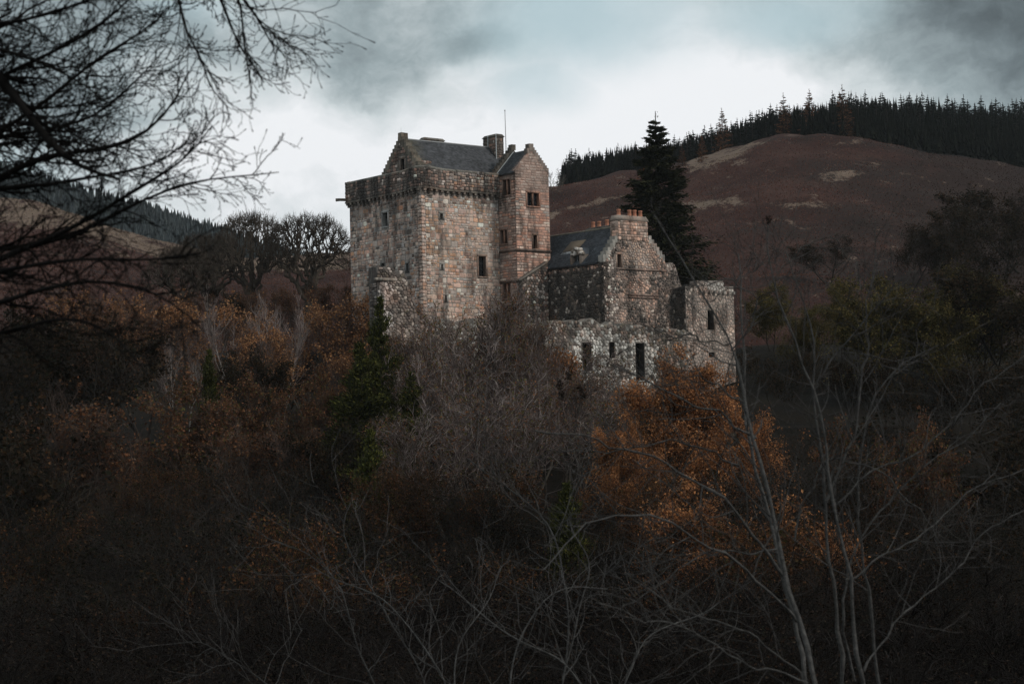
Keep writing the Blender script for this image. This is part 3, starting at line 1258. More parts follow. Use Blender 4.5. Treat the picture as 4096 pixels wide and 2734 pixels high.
# chimney on the cap roof with lead strips, and a low one behind the ridge
def chimney(parent, a0, a1, b0, b1, z0, z1, tint, cap=.35, pots=(), strips=True, col=None, dark=True, name='chimney'):
    g = Geo()
    o = .08
    B = lambda A0, A1, B0, B1, lo, hi, tn: g.box([PT(A0, B0, lo), PT(A1, B0, lo), PT(A1, B1, lo), PT(A0, B1, lo), PT(A0, B0, hi), PT(A1, B0, hi), PT(A1, B1, hi), PT(A0, B1, hi)], tn)
    B(a0, a1, b0, b1, z0, z1 - cap, tint)
    c = g.build(name, M['stone_dark_rest'] if dark else M['stone_rest'], parent)
    g = Geo()
    lo, hi = z1 - cap, z1
    g.box([PT(a0 - .14, b0 - .14, lo), PT(a1 + .14, b0 - .14, lo), PT(a1 + .14, b1 + .14, lo), PT(a0 - .14, b1 + .14, lo),
           PT(a0 + .12, b0 + .12, hi), PT(a1 - .12, b0 + .12, hi), PT(a1 - .12, b1 - .12, hi), PT(a0 + .12, b1 - .12, hi)], tuple(v * 1.15 for v in tint))
    g.build('chimney_cap', M['stone_dark_rest'] if dark else M['stone_rest'], c)
    st = Geo()
    r = random.Random(int(a0 * 10))
    for face, s0, s1 in ((Face('front', b0), a0, a1), (Face('side', a0), b0, b1)):
        z = z0
        while z < z1 - cap - .1:
            h = min(r.uniform(.26, .42), z1 - cap - z)
            s = s0
            while s < s1 - .05:
                wd = min(r.uniform(.28, .6), s1 - s)
                vs, fs = STONES[r.randrange(14)]
                cc = face.pt(s + wd / 2, z + h / 2)
                st.add(cc + vs[:, :1] * face.e * (wd - .02) + vs[:, 1:2] * face.inw * .06 + vs[:, 2:3] * np.array((0, 0, h - .02)), fs, (col or dark_pal)(r))
                s += wd
            z += h
    st.build('chimney_stones', M['stone_dark_rest'] if dark else M['stone_rest'], c, kind='stuff')
    if strips:
        for (a, b) in ((a0 - .07, b0 - .07), (a0 - .07, (b0 + b1) / 2 + .25)):
            s_ = Geo()
            s_.tube([PT(a, b, z0), PT(a, b, z1 - .05)], [.06, .06], 4, (.42, .44, .45))
            s_.build('lead_strip', M['lead'], c)
    for (pa, pb) in pots:
        p_ = Geo()
        zz = z1
        k = random.uniform(.9, 1.08)
        p_.tube([PT(pa, pb, zz - .1), PT(pa, pb, zz + .1 * k), PT(pa, pb, zz + .55 * k), PT(pa, pb, zz + .58 * k), PT(pa, pb, zz + .72 * k), PT(pa, pb, zz + .72 * k), PT(pa, pb, zz + .5)],
                [.27, .25, .20, .25, .25, .17, .16], 10, (.44 * k, .19, .12))
        p_.build('chimney_pot', M['pot'], c, smooth=False)
    return c


chimney(tower, 14.4, 15.55, 4.0, 6.6, 30.0, 34.9, (.085, .075, .065))
chimney(tower, 6.6, 9.6, 8.2, 9.1, 30.0, 34.42, (.16, .145, .125), cap=.3, strips=False)
fl = Geo()
fl.tube([PT(15.1, 3.0, 29.5), PT(15.12, 3.0, 33.5), PT(15.08, 3.0, 37.55)], [.07, .055, .04], 6, (.30, .30, .31))
fl.tube([PT(15.08, 3.0, 37.5), PT(15.08, 3.0, 37.58), PT(15.08, 3.0, 37.68), PT(15.08, 3.0, 37.72)], [.02, .08, .08, .01], 6, (.3, .3, .3))
flo = fl.build('flagpole', M['iron'], None, loc=PT(15.1, 3.0, 29.5))
tag(flo, 'thin bare flagpole standing up beside the roof chimney of the keep', 'flagpole')
rod = Geo()
rod.tube([PT(GA + .3, gcx + .15, gap_z + .4), PT(GA + .3, gcx + .18, gap_z + 1.25)], [.014, .010], 4, (.1, .1, .1))
rod.build('lightning_rod', M['iron'], tower)
tm.build()

# ---------------------------------------------------------------- stair tower
JA0, JA1, JB = 11.4, 16.6, -3.2
stair = empty('stair_tower', PT(14, -1.5, 10), 'narrow red sandstone stair tower with crow-stepped gable on the right of the keep', 'tower')
JF, JS = Face('front', JB), Face('side', JA0)
jc = 14.0
jf_op = [(13.2, 15.0, 25.15, 26.72), (13.98, 14.56, 20.1, 21.7)]
js_op = [(-2.30, -.92, 26.46, 28.32), (-1.50, -.18, 20.75, 22.40), (-1.83, -.55, 14.25, 16.02)]
jtop = [(JA0, 29.25), (jc, 32.0), (JA1, 29.45)]
g = Geo()
wall(g, JF, JA0, JA1, -3.0, jtop, .8, jf_op, (.33, .225, .185))
wall(g, JS, JB, 0.3, -3.0, [(JB, 29.05), (.3, 29.05)], .8, js_op, (.28, .215, .185))
g.quad(PT(JA1, JB, -3.0), PT(JA1, .3, -3.0), PT(JA1, .3, 29.3), PT(JA1, JB, 29.3), (.2, .14, .12))
g.build('wall', M['stone_rest'], stair)
red_pal = pal([(.47, .285, .22), (.40, .25, .20), (.53, .385, .32), (.62, .53, .47), (.31, .22, .19), (.43, .37, .335)], [4, 3, 2, 1.0, 1.6, 1.2], .14)
redgrey = pal([(.36, .28, .245), (.31, .265, .24), (.41, .35, .32), (.27, .215, .19)], [3, 3, 2, 2], .14)


def jf_col(s, z, r):
    if z > 26.9:
        return tuple(v * .95 for v in redgrey(r))
    if z > 24 and r.random() < .25:
        return shade(r.uniform(.8, 1.0),  (.46, .40, .36))
    return red_pal(r)


def js_col(s, z, r):
    return tuple(v * .88 for v in (redgrey(r) if r.random() < .55 else red_pal(r)))


sm = Masonry(stair)
ashlar = dict(hh=(.27, .40), ww=(.45, 1.15), depth=(.025, .055), split=.05)
sm.coursed(JF, JA0, JA1, 10.0, jtop, jf_col, grow_op(jf_op, .2, .26), **ashlar)
sm.coursed(JS, JB, .0, 10.0, [(JB, 28.95), (.3, 28.95)], js_col, grow_op(js_op, .17, .22), weight=.75, **ashlar)
opening(stair, JF, jf_op[0], .45, 1, trim=(.36, .21, .155))
opening(stair, JF, jf_op[1], .45, 0, trim=(.36, .22, .16), wide=.17)
for o in js_op:
    opening(stair, JS, o, .42, 1, trim=(.27, .18, .145), wide=.15)
for z, faces in ((19.88, ((JF, JA0 - .1, JA1 + .05), (JS, JB - .1, .0))), (16.25, ((JS, JB - .1, .0),))):
    g = Geo()
    for f, s0, s1 in faces:
        fbox(g, f, s0, s1, z - .12, z + .10, -.05, .16, (.17, .125, .105))
        fbox(g, f, s0, s1, z - .22, z - .122, -.05, .08, (.13, .10, .085))
    g.build('string_course', M['stone_rest'], stair)
for k in range(9):
    t0, t1 = k / 9, (k + 1) / 9
    s0, s1 = JA1 + (jc + .25 - JA1) * t0, JA1 + (jc + .25 - JA1) * t1
    z = 29.45 + (32.05 - 29.45) * t1
    unit_part(stair, 'crow_step', M['stone'], JF, s1 - .02, s0 + .02, z - .6, z + .14, -.7, .05, shade(random.uniform(.8, 1.2),  (.24, .19, .165)))
unit_part(stair, 'crow_step', M['stone'], JF, jc - .62, jc - .2, 31.4, 32.05, -.6, .045, (.23, .185, .16))
unit_part(stair, 'crow_step', M['stone'], JF, jc - .3, jc + .33, 31.7, 32.62, -.75, .07, (.22, .18, .155))
g = Geo()
g.add([PT(JA0, JB, 29.2), PT(jc, JB, 31.97), PT(jc, JB + .7, 31.97), PT(JA0, JB + .7, 29.2)], [[0, 1, 2, 3]], (.22, .17, .15))
g.build('skew', M['stone_rest'], stair)
rb = Geo()
rb.add([PT(JA0 - .15, JB + .1, 29.02), PT(JA0 - .15, .3, 29.02), PT(jc, .3, 31.95), PT(jc, JB + .1, 31.95), PT(JA1 + .1, .3, 29.1), PT(JA1 + .1, JB + .1, 29.1)],
       [[0, 3, 2, 1], [3, 5, 4, 2]], (.05, .05, .055))
rb.build('roof', M['slate'], stair)
slates(stair, PT(JA0 - .22, .25, 28.98), PT(JA0 - .22, JB + .35, 28.98), PT(jc, .25, 31.97), PT(jc, JB + .35, 31.97), .22, .28)
g = Geo()
fbox(g, JS, JB + .3, .25, 28.86, 28.98, -.1, .20, (.03, .03, .03))
g.build('gutter', M['iron'], stair)
g = Geo()
g.tube([PT(JA1 - .2, -1.4, 26.75), PT(JA1 + .5, -1.4, 26.72), PT(JA1 + .95, -1.4, 26.66)], [.13, .12, .14], 7, (.13, .11, .09))
g.build('water_spout', M['stone_rest'], stair)
# back gable of the stair roof, with its steps and lead flashing
JG = Face('front', .25)
g = Geo()
wall(g, JG, JA0 - .5, JA1, 26.9, [(JA0 - .5, 28.9), (jc, 32.5), (JA1, 29.4)], .6, (), (.12, .10, .085))
g.build('back_gable', M['stone_dark_rest'], stair)
for k in range(9):
    s0, s1 = JA0 - .5 + (jc - JA0 + .5) * k / 9, JA0 - .5 + (jc - JA0 + .5) * (k + 1) / 9
    z = 28.9 + 3.6 * (k + 1) / 9
    unit_part(stair, 'crow_step', M['stone'], JG, s0 - .02, s1 + .02, z - .6, z + .16, -.65, .06, shade(random.uniform(.6, 1.2),  (.10, .088, .075)))
unit_part(stair, 'crow_step', M['stone'], JG, jc - .2, jc + .4, 32.3, 33.0, -.65, .06, (.13, .11, .09))
g = Geo()
g.tube([PT(JA0 - .15, .17, 29.1), PT(jc, .17, 32.07)], [.06, .06], 4, (.40, .42, .43))
g.build('lead_flashing', M['lead'], stair)
sm.build()

# ---------------------------------------------------------------- hall range with the chimney gable
hall = empty('hall_range', PT(20, -9, 5), 'lower hall range with slate roof and tall chimney gable topped by clay pots', 'building')
HA0, HA1, HB, HBK = 15.4, 24.6, -14.0, 2.5
HF, HS = Face('front', HB), Face('side', HA0)
hc, ez, rz = 20.1, 17.75, 22.15
hop = [(17.52, 18.16, 17.1, 18.6)]
htop = [(HA0, 17.9), (17.6, 20.6), (22.55, 20.9), (25.0, 18.2), (25.3, 17.6), (26.1, 18.0), (26.7, 17.75), (27.0, 17.0), (27.3, 16.1), (27.7, 15.2)]
g = Geo()
wall(g, HF, HA0, 27.7, -3.0, htop, .9, hop, (.235, .19, .165))
wall(g, HS, HB, -3.9, -3.0, [(HB, ez), (-3.9, ez)], .8, (), (.09, .08, .072))
g.quad(PT(HA1, HB, -3), PT(HA1, HBK, -3), PT(HA1, HBK, ez), PT(HA1, HB, ez), (.15, .13, .11))
g.quad(PT(HA0, HBK, -3), PT(HA1, HBK, -3), PT(HA1, HBK, ez), PT(HA0, HBK, ez), (.15, .13, .11))
g.build('wall', M['stone_rest'], hall)
hm = Masonry(hall)
gable_pal = pal([(.44, .33, .28), (.38, .325, .29), (.26, .215, .19), (.56, .51, .46), (.14, .12, .105), (.50, .35, .28)], [3.4, 2.6, 2.6, 1.0, 2.4, 2.2])
ivy_pal = pal([(.05, .048, .045), (.08, .072, .066), (.13, .115, .10), (.40, .38, .35)], [5, 4, 2, .6])


def hall_col(s, z, r):
    dk = mnoise.noise((s * .28, z * .28, 9.0)) * .25
    if mnoise.noise((s * .42, z * .42, 2.0)) > .12 and r.random() < .7:
        return ivy_pal(r)
    if s > 23.9 and z < 17:
        return ivy_pal(r) if r.random() < .8 else gable_pal(r)
    if s < 17.4 or s > 25:
        c = pal([GREY, DARK, PALE, BROWN], [3, 3, 1.6, 2])(r)
        return c
    if 18.3 < s < 23 and z > 17.2 + dk and z < 20.5:
        return shade(r.uniform(.85, 1.1),  ((.54, .375, .29) if r.random() < .6 else (.45, .36, .31)))
    return gable_pal(r)


hm.rubble(HF, HA0, 27.7, 9.6, htop, hall_col, grow_op(hop, .2, .26), wc=.36, hr=.30, depth=(.02, .10), jit=.4, rowjit=.4, gap=.04)
hm.rubble(HS, HB, -3.9, 9.6, [(HB, ez - .1), (-3.9, ez - .1)], lambda s, z, r: ivy_pal(r) if (z < 17 or r.random() < .4) else gable_pal(r), (), wc=.42, hr=.32, jit=.4, rowjit=.35, weight=.6)
opening(hall, HF, hop[0], .5, trim=(.34, .24, .19), wide=.17, sill=False)
for s0, s1, zz in ((17.4, 25.2, 16.95), (19.1, 23.7, 14.0), (19.1, 23.7, 13.72)):
    g = Geo()
    fbox(g, HF, s0, s1, zz - .09, zz + .08, -.02, .17, (.27, .19, .155))
    g.build('string_course', M['stone_rest'], hall)
for k in range(6):
    s0, s1 = HA0 + (17.6 - HA0) * k / 6, HA0 + (17.6 - HA0) * (k + 1) / 6
    z = 17.9 + 2.7 * (k + 1) / 6
    unit_part(hall, 'crow_step', M['stone'], HF, s0 - .03, s1 + .03, z - .7, z + .15, -.85, .08, shade(random.uniform(.7, 1.25),  (.36, .335, .30)))
for k in range(6):
    s0, s1 = 22.55 + 2.45 * k / 6, 22.55 + 2.45 * (k + 1) / 6
    z = 20.9 - 2.55 * k / 6
    unit_part(hall, 'crow_step', M['stone'], HF, s0 - .03, s1 + .03, z - .85, z + .1, -.85, .08, shade(random.uniform(.7, 1.25),  (.34, .31, .28)))
chimney(hall, 17.75, 22.4, HB - .05, HB + 1.25, 20.3, 23.2, (.25, .21, .18), cap=.6, strips=False, dark=False, col=lambda r: gable_pal(r),
        pots=[(18.45, HB + .55), (20.15, HB + .55), (20.95, HB + .55), (21.85, HB + .55)])
chimney(hall, 21.3, 22.2, -9.6, -4.4, 19.0, 22.75, (.10, .088, .078), cap=.3, strips=False,
        pots=[(21.75, -9.1), (21.75, -7.7), (21.75, -6.3), (21.75, -5.2)])
rb = Geo()
rb.add([PT(HA0 - .1, HB + .5, ez - .05), PT(HA0 - .1, HBK, ez - .05), PT(hc, HBK, rz), PT(hc, HB + .5, rz), PT(HA1, HBK, ez), PT(HA1, HB + .5, ez)], [[0, 3, 2, 1], [3, 5, 4, 2]], (.05, .05, .055))
rb.add([PT(HA0 - .1, HBK, ez - .05), PT(HA1, HBK, ez), PT(hc, HBK, rz), PT(hc, HBK, rz)], [[0, 1, 2, 3]], (.05, .05, .055))
rb.build('roof', M['slate'], hall)
slates(hall, PT(HA0 - .28, HBK, ez - .12), PT(HA0 - .28, HB + .82, ez - .12), PT(hc, HBK, rz + .02), PT(hc, HB + .82, rz + .02), .24, .30, tint=(.054, .060, .069))
g = Geo()
g.tube([PT(hc, HB + .8, rz + .05), PT(hc, HBK, rz + .05)], [.11, .11], 6, (.16, .145, .11))
g.build('ridge_capping', M['slate'], hall)
# roof window with lead apron, dormer with broken stone head, down pipe
slope = (rz - ez) / (hc - HA0)


def on_roof(b, up, lift):      # up = metres along a from the eaves
    return PT(HA0 + up, b, ez + slope * up) + np.array((0, 0, lift))


def plate(nm, b0, b1, u0, u1, lift, tint, mat):
    g = Geo()
    g.box([on_roof(b0, u0, lift - .12), on_roof(b1, u0, lift - .12), on_roof(b1, u1, lift - .12), on_roof(b0, u1, lift - .12),
           on_roof(b0, u0, lift), on_roof(b1, u0, lift), on_roof(b1, u1, lift), on_roof(b0, u1, lift)], tint)
    return g.build(nm, M[mat], hall)


sk = plate('roof_window', -7.3, -4.6, 1.9, 3.3, .16, (.11, .085, .06), 'wood')
plate('lead_apron', -7.6, -4.6, 1.55, 1.88, .13, (.36, .38, .40), 'lead')
DB0, DB1 = -10.0, -8.75
DF = Face('side', HA0 - .12)
dm = Geo()
fbox(dm, DF, DB0 - .35, DB0, 16.7, 18.9, -1.6, .05, (.20, .165, .14))
fbox(dm, DF, DB1, DB1 + .35, 16.7, 18.9, -1.6, .05, (.17, .145, .125))
fbox(dm, DF, DB0, DB1, 16.7, 18.9, -1.6, -.45, (.02, .02, .022))
dormer = dm.build('dormer', M['stone_rest'], hall)
g = Geo()
for k in range(1, 3):
    sc = DB0 + (DB1 - DB0) * k / 3
    fbox(g, DF, sc - .03, sc + .03, 16.7, 18.85, -.42, -.36, (.28, .29, .30))
fbox(g, DF, DB0, DB1, 17.75, 17.81, -.42, -.35, (.28, .29, .30))
g.build('glazing_bar', M['wood'], dormer)
g = Geo()
rr = random.Random(3)
for k in range(26):
    s = rr.uniform(DB0 - .45, DB1 + .45)
    h = 18.85 + rr.uniform(0, 1.0) * max(0, 1 - abs(s - (DB0 + DB1) / 2) / 1.05) + .05
    vs, fs = STONES[rr.randrange(14)]
    c = DF.pt(s, h, rr.uniform(-.4, .05))
    g.add(c + vs[:, :1] * DF.e * .42 + (vs[:, 1:2] + .5) * DF.inw * .5 + vs[:, 2:3] * np.array((0, 0, .36)), fs, PALE if rr.random() < .35 else (.22, .19, .16))
g.build('dormer_head', M['stone_rest'], dormer, kind='stuff')
g = Geo()
d0, d1 = DB0 - .3, DB1 + .3
top = ez + slope * 2.6
g.add([PT(HA0 - .1, d0, 18.9), PT(HA0 - .1, (d0 + d1) / 2, 19.7), PT(HA0 + 2.1, (d0 + d1) / 2, 19.75), PT(HA0 + 1.3, d0, 18.95), PT(HA0 - .1, d1, 18.9), PT(HA0 + 1.3, d1, 18.95)],
      [[0, 1, 2, 3], [1, 4, 5, 2]], (.07, .075, .085))
g.build('dormer_roof', M['slate'], dormer)
plate('lead_apron', DB1 + .32, DB1 + 1.7, 1.25, 1.55, .12, (.40, .42, .44), 'lead')
plate('lead_apron', DB0 - .75, DB0 - .40, .75, 1.9, .12, (.40, .42, .44), 'lead')
g = Geo()
fbox(g, HS, HB + .9, -3.3, ez - .32, ez - .15, .02, .26, (.018, .018, .02))
g.build('gutter', M['iron'], hall)
g = Geo()
pf = Face('side', HA0 - .2)
g.tube([pf.pt(-3.35, ez - .3), pf.pt(-3.35, 14.), pf.pt(-3.4, 10.0)], [.075, .075, .075], 6, (.02, .02, .022))
g.build('drain_pipe', M['iron'], hall)
g = Geo()
fbox(g, pf, -3.6, -3.1, ez - .55, ez - .1, .0, .35, (.33, .36, .38))
g.build('rainwater_head', M['lead'], hall)
hm.build()

# lean-to wall with a sloped coping between stair tower and hall
lean = empty('sloping_wall', PT(13, -4.3, 9), 'dark rubble wall with sloping top between stair tower and hall', 'wall')
LF = Face('front', -4.3)
g = Geo()
lt = [(11.2, 16.15), (15.2, 18.35)]
wall(g, LF, 11.2, 15.2, -3.0, lt, .6, (), (.10, .09, .08))
g.build('wall', M['stone_dark_rest'], lean)
lm = Masonry(lean, dark=True)
lm.rubble(LF, 11.2, 15.2, 9.6, [(s, z - .1) for s, z in lt], lambda s, z, r: (pal([DARK, BROWN, GREY, PALE], [3.4, 3, 2, .8])(r)), (), wc=.42, hr=.32)
g = Geo()
P = LF.pt
g.box([P(11.0, 16.06, .12), P(15.2, 18.36, .12), P(15.2, 18.36, -.7), P(11.0, 16.06, -.7), P(11.0, 16.25, .12), P(15.2, 18.55, .12), P(15.2, 18.55, -.7), P(11.0, 16.25, -.7)], (.20, .175, .15))
g.build('coping', M['stone_rest'], lean)
lm.build()

# ---------------------------------------------------------------- outer wall, ruined stub, corner turret
curtain = empty('curtain_wall', PT(8, -16, -2), 'long ruined outer wall with whitewashed stones round tall empty windows', 'wall')
CF = Face('front', -16.0)
cop = [(18.2, 19.55, 4.05, 8.3), (14.2, 14.98, 6.55, 8.35), (10.2, 11.5, 5.1, 8.3), (-2.85, -2.1, 6.1, 8.62), (-6.6, -5.9, 6.0, 8.3), (3.6, 4.5, 5.4, 8.3)]
rt = random.Random(21)
ct = [(-12.6, 10.4)]
s = -12.0
while s < 26:
    ct.append((s, 10.35 + rt.uniform(-.3, .4) + (.35 if 8 < s < 12.5 else 0) - (.25 if s > 20 else 0)))
    s += rt.uniform(.5, 1.4)
ct.append((26.3, 9.9))
g = Geo()
wall(g, CF, -12.6, 26.3, -2.2, ct, 1.3, cop, (.20, .18, .16))
g.build('wall', M['stone_rest'], curtain)
cm = Masonry(curtain)
white_pal = pal([(.70, .67, .62), (.58, .545, .50), (.42, .38, .34), (.22, .20, .18)], [4.5, 2.5, 1.4, 1.4], .12, 0)
old_pal = pal([(.26, .235, .215), (.19, .165, .15), DARK, (.26, .20, .165), (.45, .42, .39), (.13, .12, .095)], [2.4, 3, 3.6, 1.6, .6, 3])


def cur_col(s, z, r):
    for o in cop:
        k = 1.0 if o[0] > 10 else (.8 if -4 < o[0] < 0 else .35)
        d = max(o[0] - s, s - o[1], 0) / 2.2 + max(o[2] - z, z - o[3], 0) / 1.6
        if d < .95 and r.random() < k * (1.15 - d * .75):
            return white_pal(r)
    if 12.5 < s < 19.5 and 3.0 < z < 8.4 and r.random() < .75:
        return white_pal(r)
    if z > 9.4 and r.random() < .22:
        return shade(r.uniform(.8, 1.0),  (.48, .46, .42))
    if z < 3.2 and r.random() < .3:
        return (.30, .19, .14)
    return old_pal(r)


cm.rubble(CF, -12.6, 26.3, -1.6, ct, cur_col, grow_op(cop, .05, .08), wc=.44, hr=.34, depth=(.03, .11), jit=.38, rowjit=.32, gap=.022)
for i, o in enumerate(cop):
    opening(curtain, CF, o, .95, reveal=(.055, .05, .045), trim=(.56, .53, .48) if o[0] > 10 else (.40, .37, .33), wide=0, sill=o[0] > 10, glass=False, proud=.06)  # reveals coloured dark so the recesses look shaded
cm.build()

stub = empty('ruined_wall', PT(-15, -16, -2), 'jagged ruined wall fragment with pale quoins rising left in front of the keep', 'ruin')
st = [(-17.15, 15.75), (-15.15, 15.85), (-15.1, 15.35), (-13.85, 15.5), (-13.5, 14.6), (-13.2, 13.6), (-12.7, 12.2), (-12.2, 10.9), (-11.7, 10.3), (-11.0, 9.6)]
g = Geo()
wall(g, CF, -17.15, -11.0, -2.2, st, 1.5, (), (.13, .115, .105))
wall(g, Face('side', -17.15), -15.99, -14.7, -2.2, [(-16, 14.6), (-14.7, 13.9)], 1.0, (), (.13, .115, .105))
g.build('wall', M['stone_rest'], stub)
sb = Masonry(stub)


def stub_col(s, z, r):
    if s < -15.6 + .5 * math.sin(z * 2) and z < 14.4 and r.random() < .85:
        return shade(r.uniform(.8, 1.1),  (.62, .55, .51))
    if z > 14.4:
        return pal([DARK, (.12, .11, .09), GREY], [3, 3, 1.6])(r)
    return pal([(.27, .245, .225), (.17, .145, .13), DARK, (.42, .39, .355)], [2.6, 3, 2.4, .7])(r)


sb.rubble(CF, -17.15, -11.0, -1.6, st, stub_col, (), wc=.42, hr=.28, depth=(.05, .16), jit=.34, rowjit=.25, rnd=.16, drop=.2, gap=.018)
sb.coursed(Face('side', -17.15), -15.9, -14.7, -1.6, [(-16, 14.6), (-14.7, 13.9)], stub_col, (), weight=.7)
g = Geo()
fbox(g, CF, -17.35, -15.0, 14.32, 14.62, -.3, .25, (.33, .30, .26))
g.build('ledge', M['stone_rest'], stub)
sb.build()

turret = empty('corner_turret', PT(30, -13, -2), 'square ruined grey turret with pale battlement stones at the far right corner', 'turret')
XF, XS = Face('front', -16.05), Face('side', 26.3)
xop = [(29.8, 30.85, 9.98, 12.25), (29.9, 30.85, 6.75, 7.3)]
xt = [(26.3, 15.05), (28.2, 15.1), (28.25, 15.75), (32.6, 15.9), (32.65, 15.2), (34.35, 15.25)]
g = Geo()
wall(g, XF, 26.3, 34.35, -2.2, xt, 1.2, xop, (.25, .215, .19))
wall(g, XS, -16.0, -9.0, -2.2, [(-16, 15.0), (-9, 14.6)], 1.0, (), (.12, .11, .10))
g.quad(PT(34.35, -16.05, -2.2), PT(34.35, -9, -2.2), PT(34.35, -9, 15), PT(34.35, -16.05, 15.2), (.16, .14, .12))
g.build('wall', M['stone_rest'], turret)
xm = Masonry(turret)
tur_pal = pal([(.38, .335, .305), (.32, .27, .24), (.45, .385, .345), (.24, .20, .175), (.55, .51, .46)], [4, 3.4, 2, .9, .8])


def tur_col(s, z, r):
    if z > 14.6 and s > 28:
        return shade(r.uniform(.75, 1.1),  (.62, .58, .53))
    if s < 27.2 + .6 * math.sin(z) and r.random() < .6:
        return ivy_pal(r)
    return tur_pal(r)


xm.rubble(XF, 26.3, 34.35, -1.6, xt, tur_col, grow_op(xop, .05, .1), wc=.40, hr=.33, depth=(.015, .08), jit=.42, rowjit=.4, gap=.06, drop=.2)
xm.rubble(XS, -16.0, -9.0, -1.6, [(-16, 15.0), (-9, 14.6)], lambda s, z, r: ivy_pal(r), (), wc=.42, hr=.33, jit=.4, rowjit=.38, weight=.5)
opening(turret, XF, xop[0], .8, reveal=(.10, .085, .075), trim=(.30, .25, .21), wide=.18, glass=False, sill=False)  # turret reveals also get recess shade in their colour
opening(turret, XF, xop[1], .8, reveal=(.07, .06, .055), trim=(.26, .2, .17), wide=0, glass=False, sill=False)
for k, s in enumerate(np.arange(28.6, 34.2, .8)):
    unit_part(turret, 'corbel', M['stone'], XF, s - .16, s + .16, 14.25, 14.6, -.1, .35, shade(random.uniform(.6, 1.2),  (.36, .33, .3)))
xm.build()
# courtyard floor behind the outer wall
g = Geo()
g.quad(PT(-11, -14.8, 9.55), PT(34, -14.8, 9.55), PT(34, 2, 9.55), PT(-11, 2, 9.55), (1, 1, 1))
o = g.build('courtyard', M['ground'])
o['kind'] = 'structure'

# terrace retaining wall and the bench on it
tw = empty('terrace_wall', (2, 174, -6), 'low mossy retaining wall below the terrace with the bench', 'wall')
TWF = Face('front', -26.2)


class PlainFace(Face):
    def __init__(self, y):
        self.y, self.e, self.inw = y, np.array((1.0, 0, 0)), np.array((0, 1.0, 0))

    def pt(self, s, z, d=0.0):
        return np.array((s, self.y - d, z))


WF = PlainFace(175.6)
g = Geo()
wt = [(-16, -1.5), (-6, -1.2), (4, -1.35), (16, -1.4), (24, -1.6)]
wall(g, WF, -16, 24, -8, wt, .7, (), (.06, .055, .045))
g.build('wall', M['stone_dark_rest'], tw)
wm = Masonry(tw, dark=True)
wm.rubble(WF, -16, 24, -6.5, wt, lambda s, z, r: pal([(.10, .09, .075), (.07, .07, .05), (.16, .145, .125)], [3, 3, 1.5])(r), (), wc=.55, hr=.34)
wm.build()

bx = at(1332, 984, 179.5)
bz = float(ground_z(np.array([bx[0]]), np.array([bx[1]]))[0])
bench = empty('park_bench', (bx[0], bx[1], bz), 'small weathered wooden bench standing on the terrace below the castle', 'bench')
BF = PlainFace(bx[1])
WC = (.30, .24, .20)
for k in range(4):
    part_box(bench, 'seat_slat', M['wood'], BF, bx[0] - .85, bx[0] + .85, bz + .43, bz + .47, .05 + k * .12, .15 + k * .12, WC)
for k in range(9):
    s = bx[0] - .76 + k * .19
    part_box(bench, 'back_slat', M['wood'], BF, s - .04, s + .04, bz + .52, bz + .96, .0, .03, WC)
for z in (.5, .98):
    part_box(bench, 'back_rail', M['wood'], BF, bx[0] - .9, bx[0] + .9, bz + z - .04, bz + z + .04, -.01, .04, WC)
for sx in (-.87, .87):
    part_box(bench, 'leg', M['wood'], BF, bx[0] + sx - .04, bx[0] + sx + .04, bz - .02, bz + 1.0, -.06, -.012, WC)
    part_box(bench, 'leg', M['wood'], BF, bx[0] + sx - .04, bx[0] + sx + .04, bz - .02, bz + .66, .50, .57, WC)
    part_box(bench, 'armrest', M['wood'], BF, bx[0] + sx - .05, bx[0] + sx + .05, bz + .66, bz + .71, -.01, .58, WC)


# ================================================================ trees
def norm(v):
    return v / (np.linalg.norm(v, axis=-1, keepdims=True) + 1e-9)


def shoot(rng, p, d, L, r0, steps, wob=.15, up=0.0, tip=.25, out=None):
    """vectorised branches -> P (N,s+1,3), R (N,s+1), T (N,s+1,3)"""
    p, d = np.array(p, float), norm(np.array(d, float))
    N = len(p)
    L = np.broadcast_to(np.asarray(L, float), (N,))
    r0 = np.broadcast_to(np.asarray(r0, float), (N,))
    P, T = [p], [d]
    for _ in range(steps):
        d = norm(d + wob * rng.normal(size=(N, 3)) + np.array((0, 0, up)))
        p = p + d * (L / steps)[:, None]
        P.append(p)
        T.append(d)
    P, T = np.stack(P, 1), np.stack(T, 1)
    Rr = r0[:, None] * np.linspace(1, tip, steps + 1)[None]
    return P, Rr, T


def sprout(rng, br, m, t0, t1, ang, angsd, ratio, L, rr=.6, lenvar=.3, shape=None, side=None):
    """children of every branch: start, dir, length, radius"""
    P, Rr, T = br
    N, k, _ = P.shape
    t = (t0 + (t1 - t0) * (np.arange(m)[None] + rng.random((N, m))) / m).ravel()
    i = np.repeat(np.arange(N), m)
    f = t * (k - 1)
    j = np.minimum(f.astype(int), k - 2)
    fr = (f - j)[:, None]
    p = P[i, j] * (1 - fr) + P[i, j + 1] * fr
    tt = norm(T[i, j] * (1 - fr) + T[i, j + 1] * fr)
    q = rng.normal(size=(N * m, 3))
    if side is not None:
        q = q * side
    q = norm(q - (q * tt).sum(1, keepdims=True) * tt)
    a = np.radians(rng.normal(ang, angsd, N * m))[:, None]
    d = tt * np.cos(a) + q * np.sin(a)
    Lp = np.broadcast_to(np.asarray(L, float), (N,))[i]
    Lc = Lp * ratio * (1 + lenvar * (rng.random(N * m) * 2 - 1))
    if shape is not None:
        Lc = Lc * shape(t)
    rc = (Rr[i, j]) * rr
    return p, d, Lc, rc


def cols(rng, n, palette, jit=.25):
    c = np.array(palette)[rng.integers(0, len(palette), n)]
    return c * (1 + jit * (rng.random((n, 1)) * 2 - 1))


PROTOS = {}


